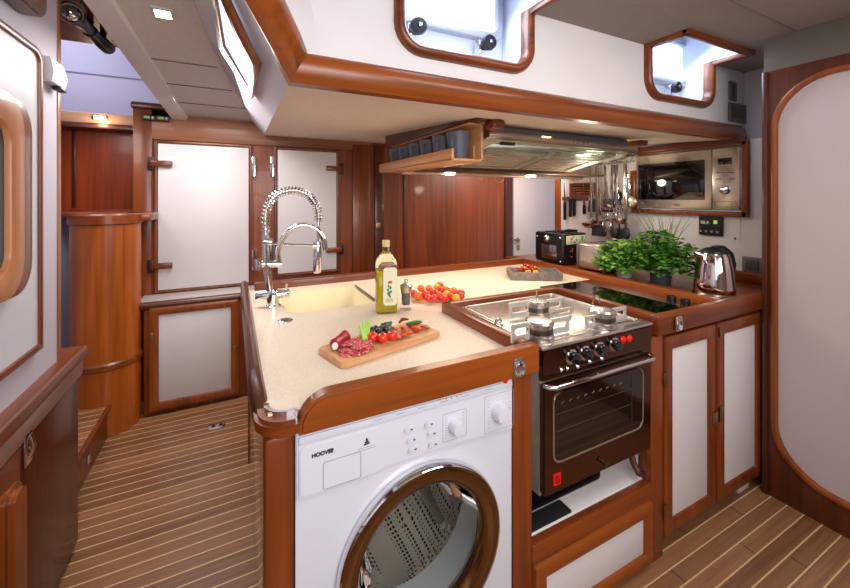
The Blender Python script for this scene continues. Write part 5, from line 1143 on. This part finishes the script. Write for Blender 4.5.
# white far door to the right
t = bpy.data.objects.new('door_1', None); col.objects.link(t); t['kind'] = 'structure'; t.location = (2.9, WB, 0)
b = nb(); box(b, PY(512,200,WB).x, 3.5, WB-.03, WB-.002, F+.001, .36, .002); obj('door_leaf', b, mat('pinkish_white_door', (222, 208, 204), .45), t)
q = PY(515, 240, WB-.03); b = nb(); lathe(b, [(.022, 0), (.022, .008), (.010, .012), (.010, .03)], (q.x+.035, WB-.03, q.z), NY, 20); tube(b, [(q.x+.035, WB-.06, q.z), (q.x-.03, WB-.06, q.z+.005)], .01, 8); obj('door_handle', b, BRASS, t)
b = nb(); plate(b, (0,WB-.03,0), EX, EZ, NY, rrect(q.x+.02, q.x+.06, q.z-.11, q.z-.055, .006), 0, .004, .001); obj('lock_plate', b, BRASS, t)
# round catch on the far panelling
q = PY(378, 226, WB-.03); b = nb(); box(b, q.x-.02, q.x+.02, WB-.042, WB-.03, q.z-.03, q.z+.03, .003); tag(obj('flush_catch', b, BRASS), 'small brass flush catch on the mahogany panelling above the oil bottle', 'catch')
# ================================================================== LIGHT
def area(name, loc, target, size, power, colr=(1,1,1), sy=None):
    l = bpy.data.lights.new(name, 'AREA'); l.energy = power; l.size = size; l.color = colr
    if sy: l.shape = 'RECTANGLE'; l.size_y = sy
    o = bpy.data.objects.new(name, l); col.objects.link(o); o.location = (loc[0], loc[1], loc[2]+H)
    d = Vector(target)-Vector(loc); o.rotation_euler = d.to_track_quat('-Z', 'Y').to_euler(); return o
def point(name, loc, power, colr, r=.03, spot=None):
    l = bpy.data.lights.new(name, 'SPOT' if spot else 'POINT'); l.energy = power; l.color = colr; l.shadow_soft_size = r
    if spot: l.spot_size = math.radians(spot); l.spot_blend = .6
    o = bpy.data.objects.new(name, l); col.objects.link(o); o.location = (loc[0], loc[1], loc[2]+H); return o
warm = (1, .84, .66); cool = (.80, .88, 1)
area('added_key_light', (.5, -1.2, .55), (1.0, 1.6, -.4), 2.0, 46, (1, .965, .93), 1.3)  # added key light behind the camera, broad and soft
area('added_galley_fill', (1.3, .25, .70), (1.2, .6, -1), .9, 12, (1, .93, .86), .5)  # added fill above the galley front, no ceiling fixture modelled
area('added_passage_fill', (-.1, 2.3, .60), (-.1, 2.3, -1), .5, 22, (1, .95, .92), 1.0)  # added fill to lift the white panels along the passage
area('counter_light', (1.3, 1.75, .13), (1.2, 1.6, -1), .9, 9, warm, .35)
area('added_forward_fill', (-1.2, 3.3, 1.3), (-.9, 3.8, .4), .6, 9, (.82, .84, 1))  # added cool fill for the lavender forward walls
area('forward_low_area', (-.9, 2.5, .6), (-.7, 3.2, -.8), .4, 4, (1, .9, .85))  # bare area light aimed at the passage end, no fixture modelled
for x0, x1 in (w1, w2): area('porthole_daylight', ((x0+x1)/2, 1.20, .80), ((x0+x1)/2, .3, -.6), .3, 3, cool, .2)
area('added_aft_fill', (2.3, 2.55, .34), (2.3, 3.2, -.3), .5, 7, (1, .88, .80), .2)  # added fill to brighten the white far door and back wall
area('left_fill', (.3, -.3, .2), (-.7, 2.0, -.2), 1.0, 11, (.94, .95, 1))
q = PY(449, 176, 2.15); point('rail_lamp', (q.x, 2.13, .13), 2.5, warm, .02, 120); q = PY(530, 176, 2.15); point('rail_lamp', (q.x, 2.13, .13), 2.5, warm, .02, 120)
point('utensil_point_light', (2.2, 1.85, .10), 4.0, warm, .05)  # bare point light by the utensils, no fixture modelled
q = PL(163, 12, *Gp); point('ceiling_lamp', (q.x, q.y, q.z-.03), 1.5, warm, .02, 130)
q = PY(100, 122, 3.6); point('valance_lamp', (q.x, 3.62, .56), 1.6, (1, .7, .45), .03)
w = bpy.data.worlds.new('World'); bpy.context.scene.world = w; w.use_nodes = True
w.node_tree.nodes['Background'].inputs[0].default_value = (.75, .82, 1, 1); w.node_tree.nodes['Background'].inputs[1].default_value = .6
# ================================================================== CAMERA
cam = bpy.data.cameras.new('camera'); co = bpy.data.objects.new('camera', cam); col.objects.link(co)
co.location = (0, 0, H); co.rotation_euler = (math.radians(90), 0, -YAW)
cam.sensor_width = 36; cam.sensor_fit = 'HORIZONTAL'; cam.lens = 36*FP/850; cam.shift_y = -(294-HOR)/850; cam.clip_start = .01
bpy.context.scene.camera = co
sc = bpy.context.scene
sc.view_settings.view_transform = 'Standard'; sc.view_settings.look = 'None'; sc.view_settings.exposure = 0
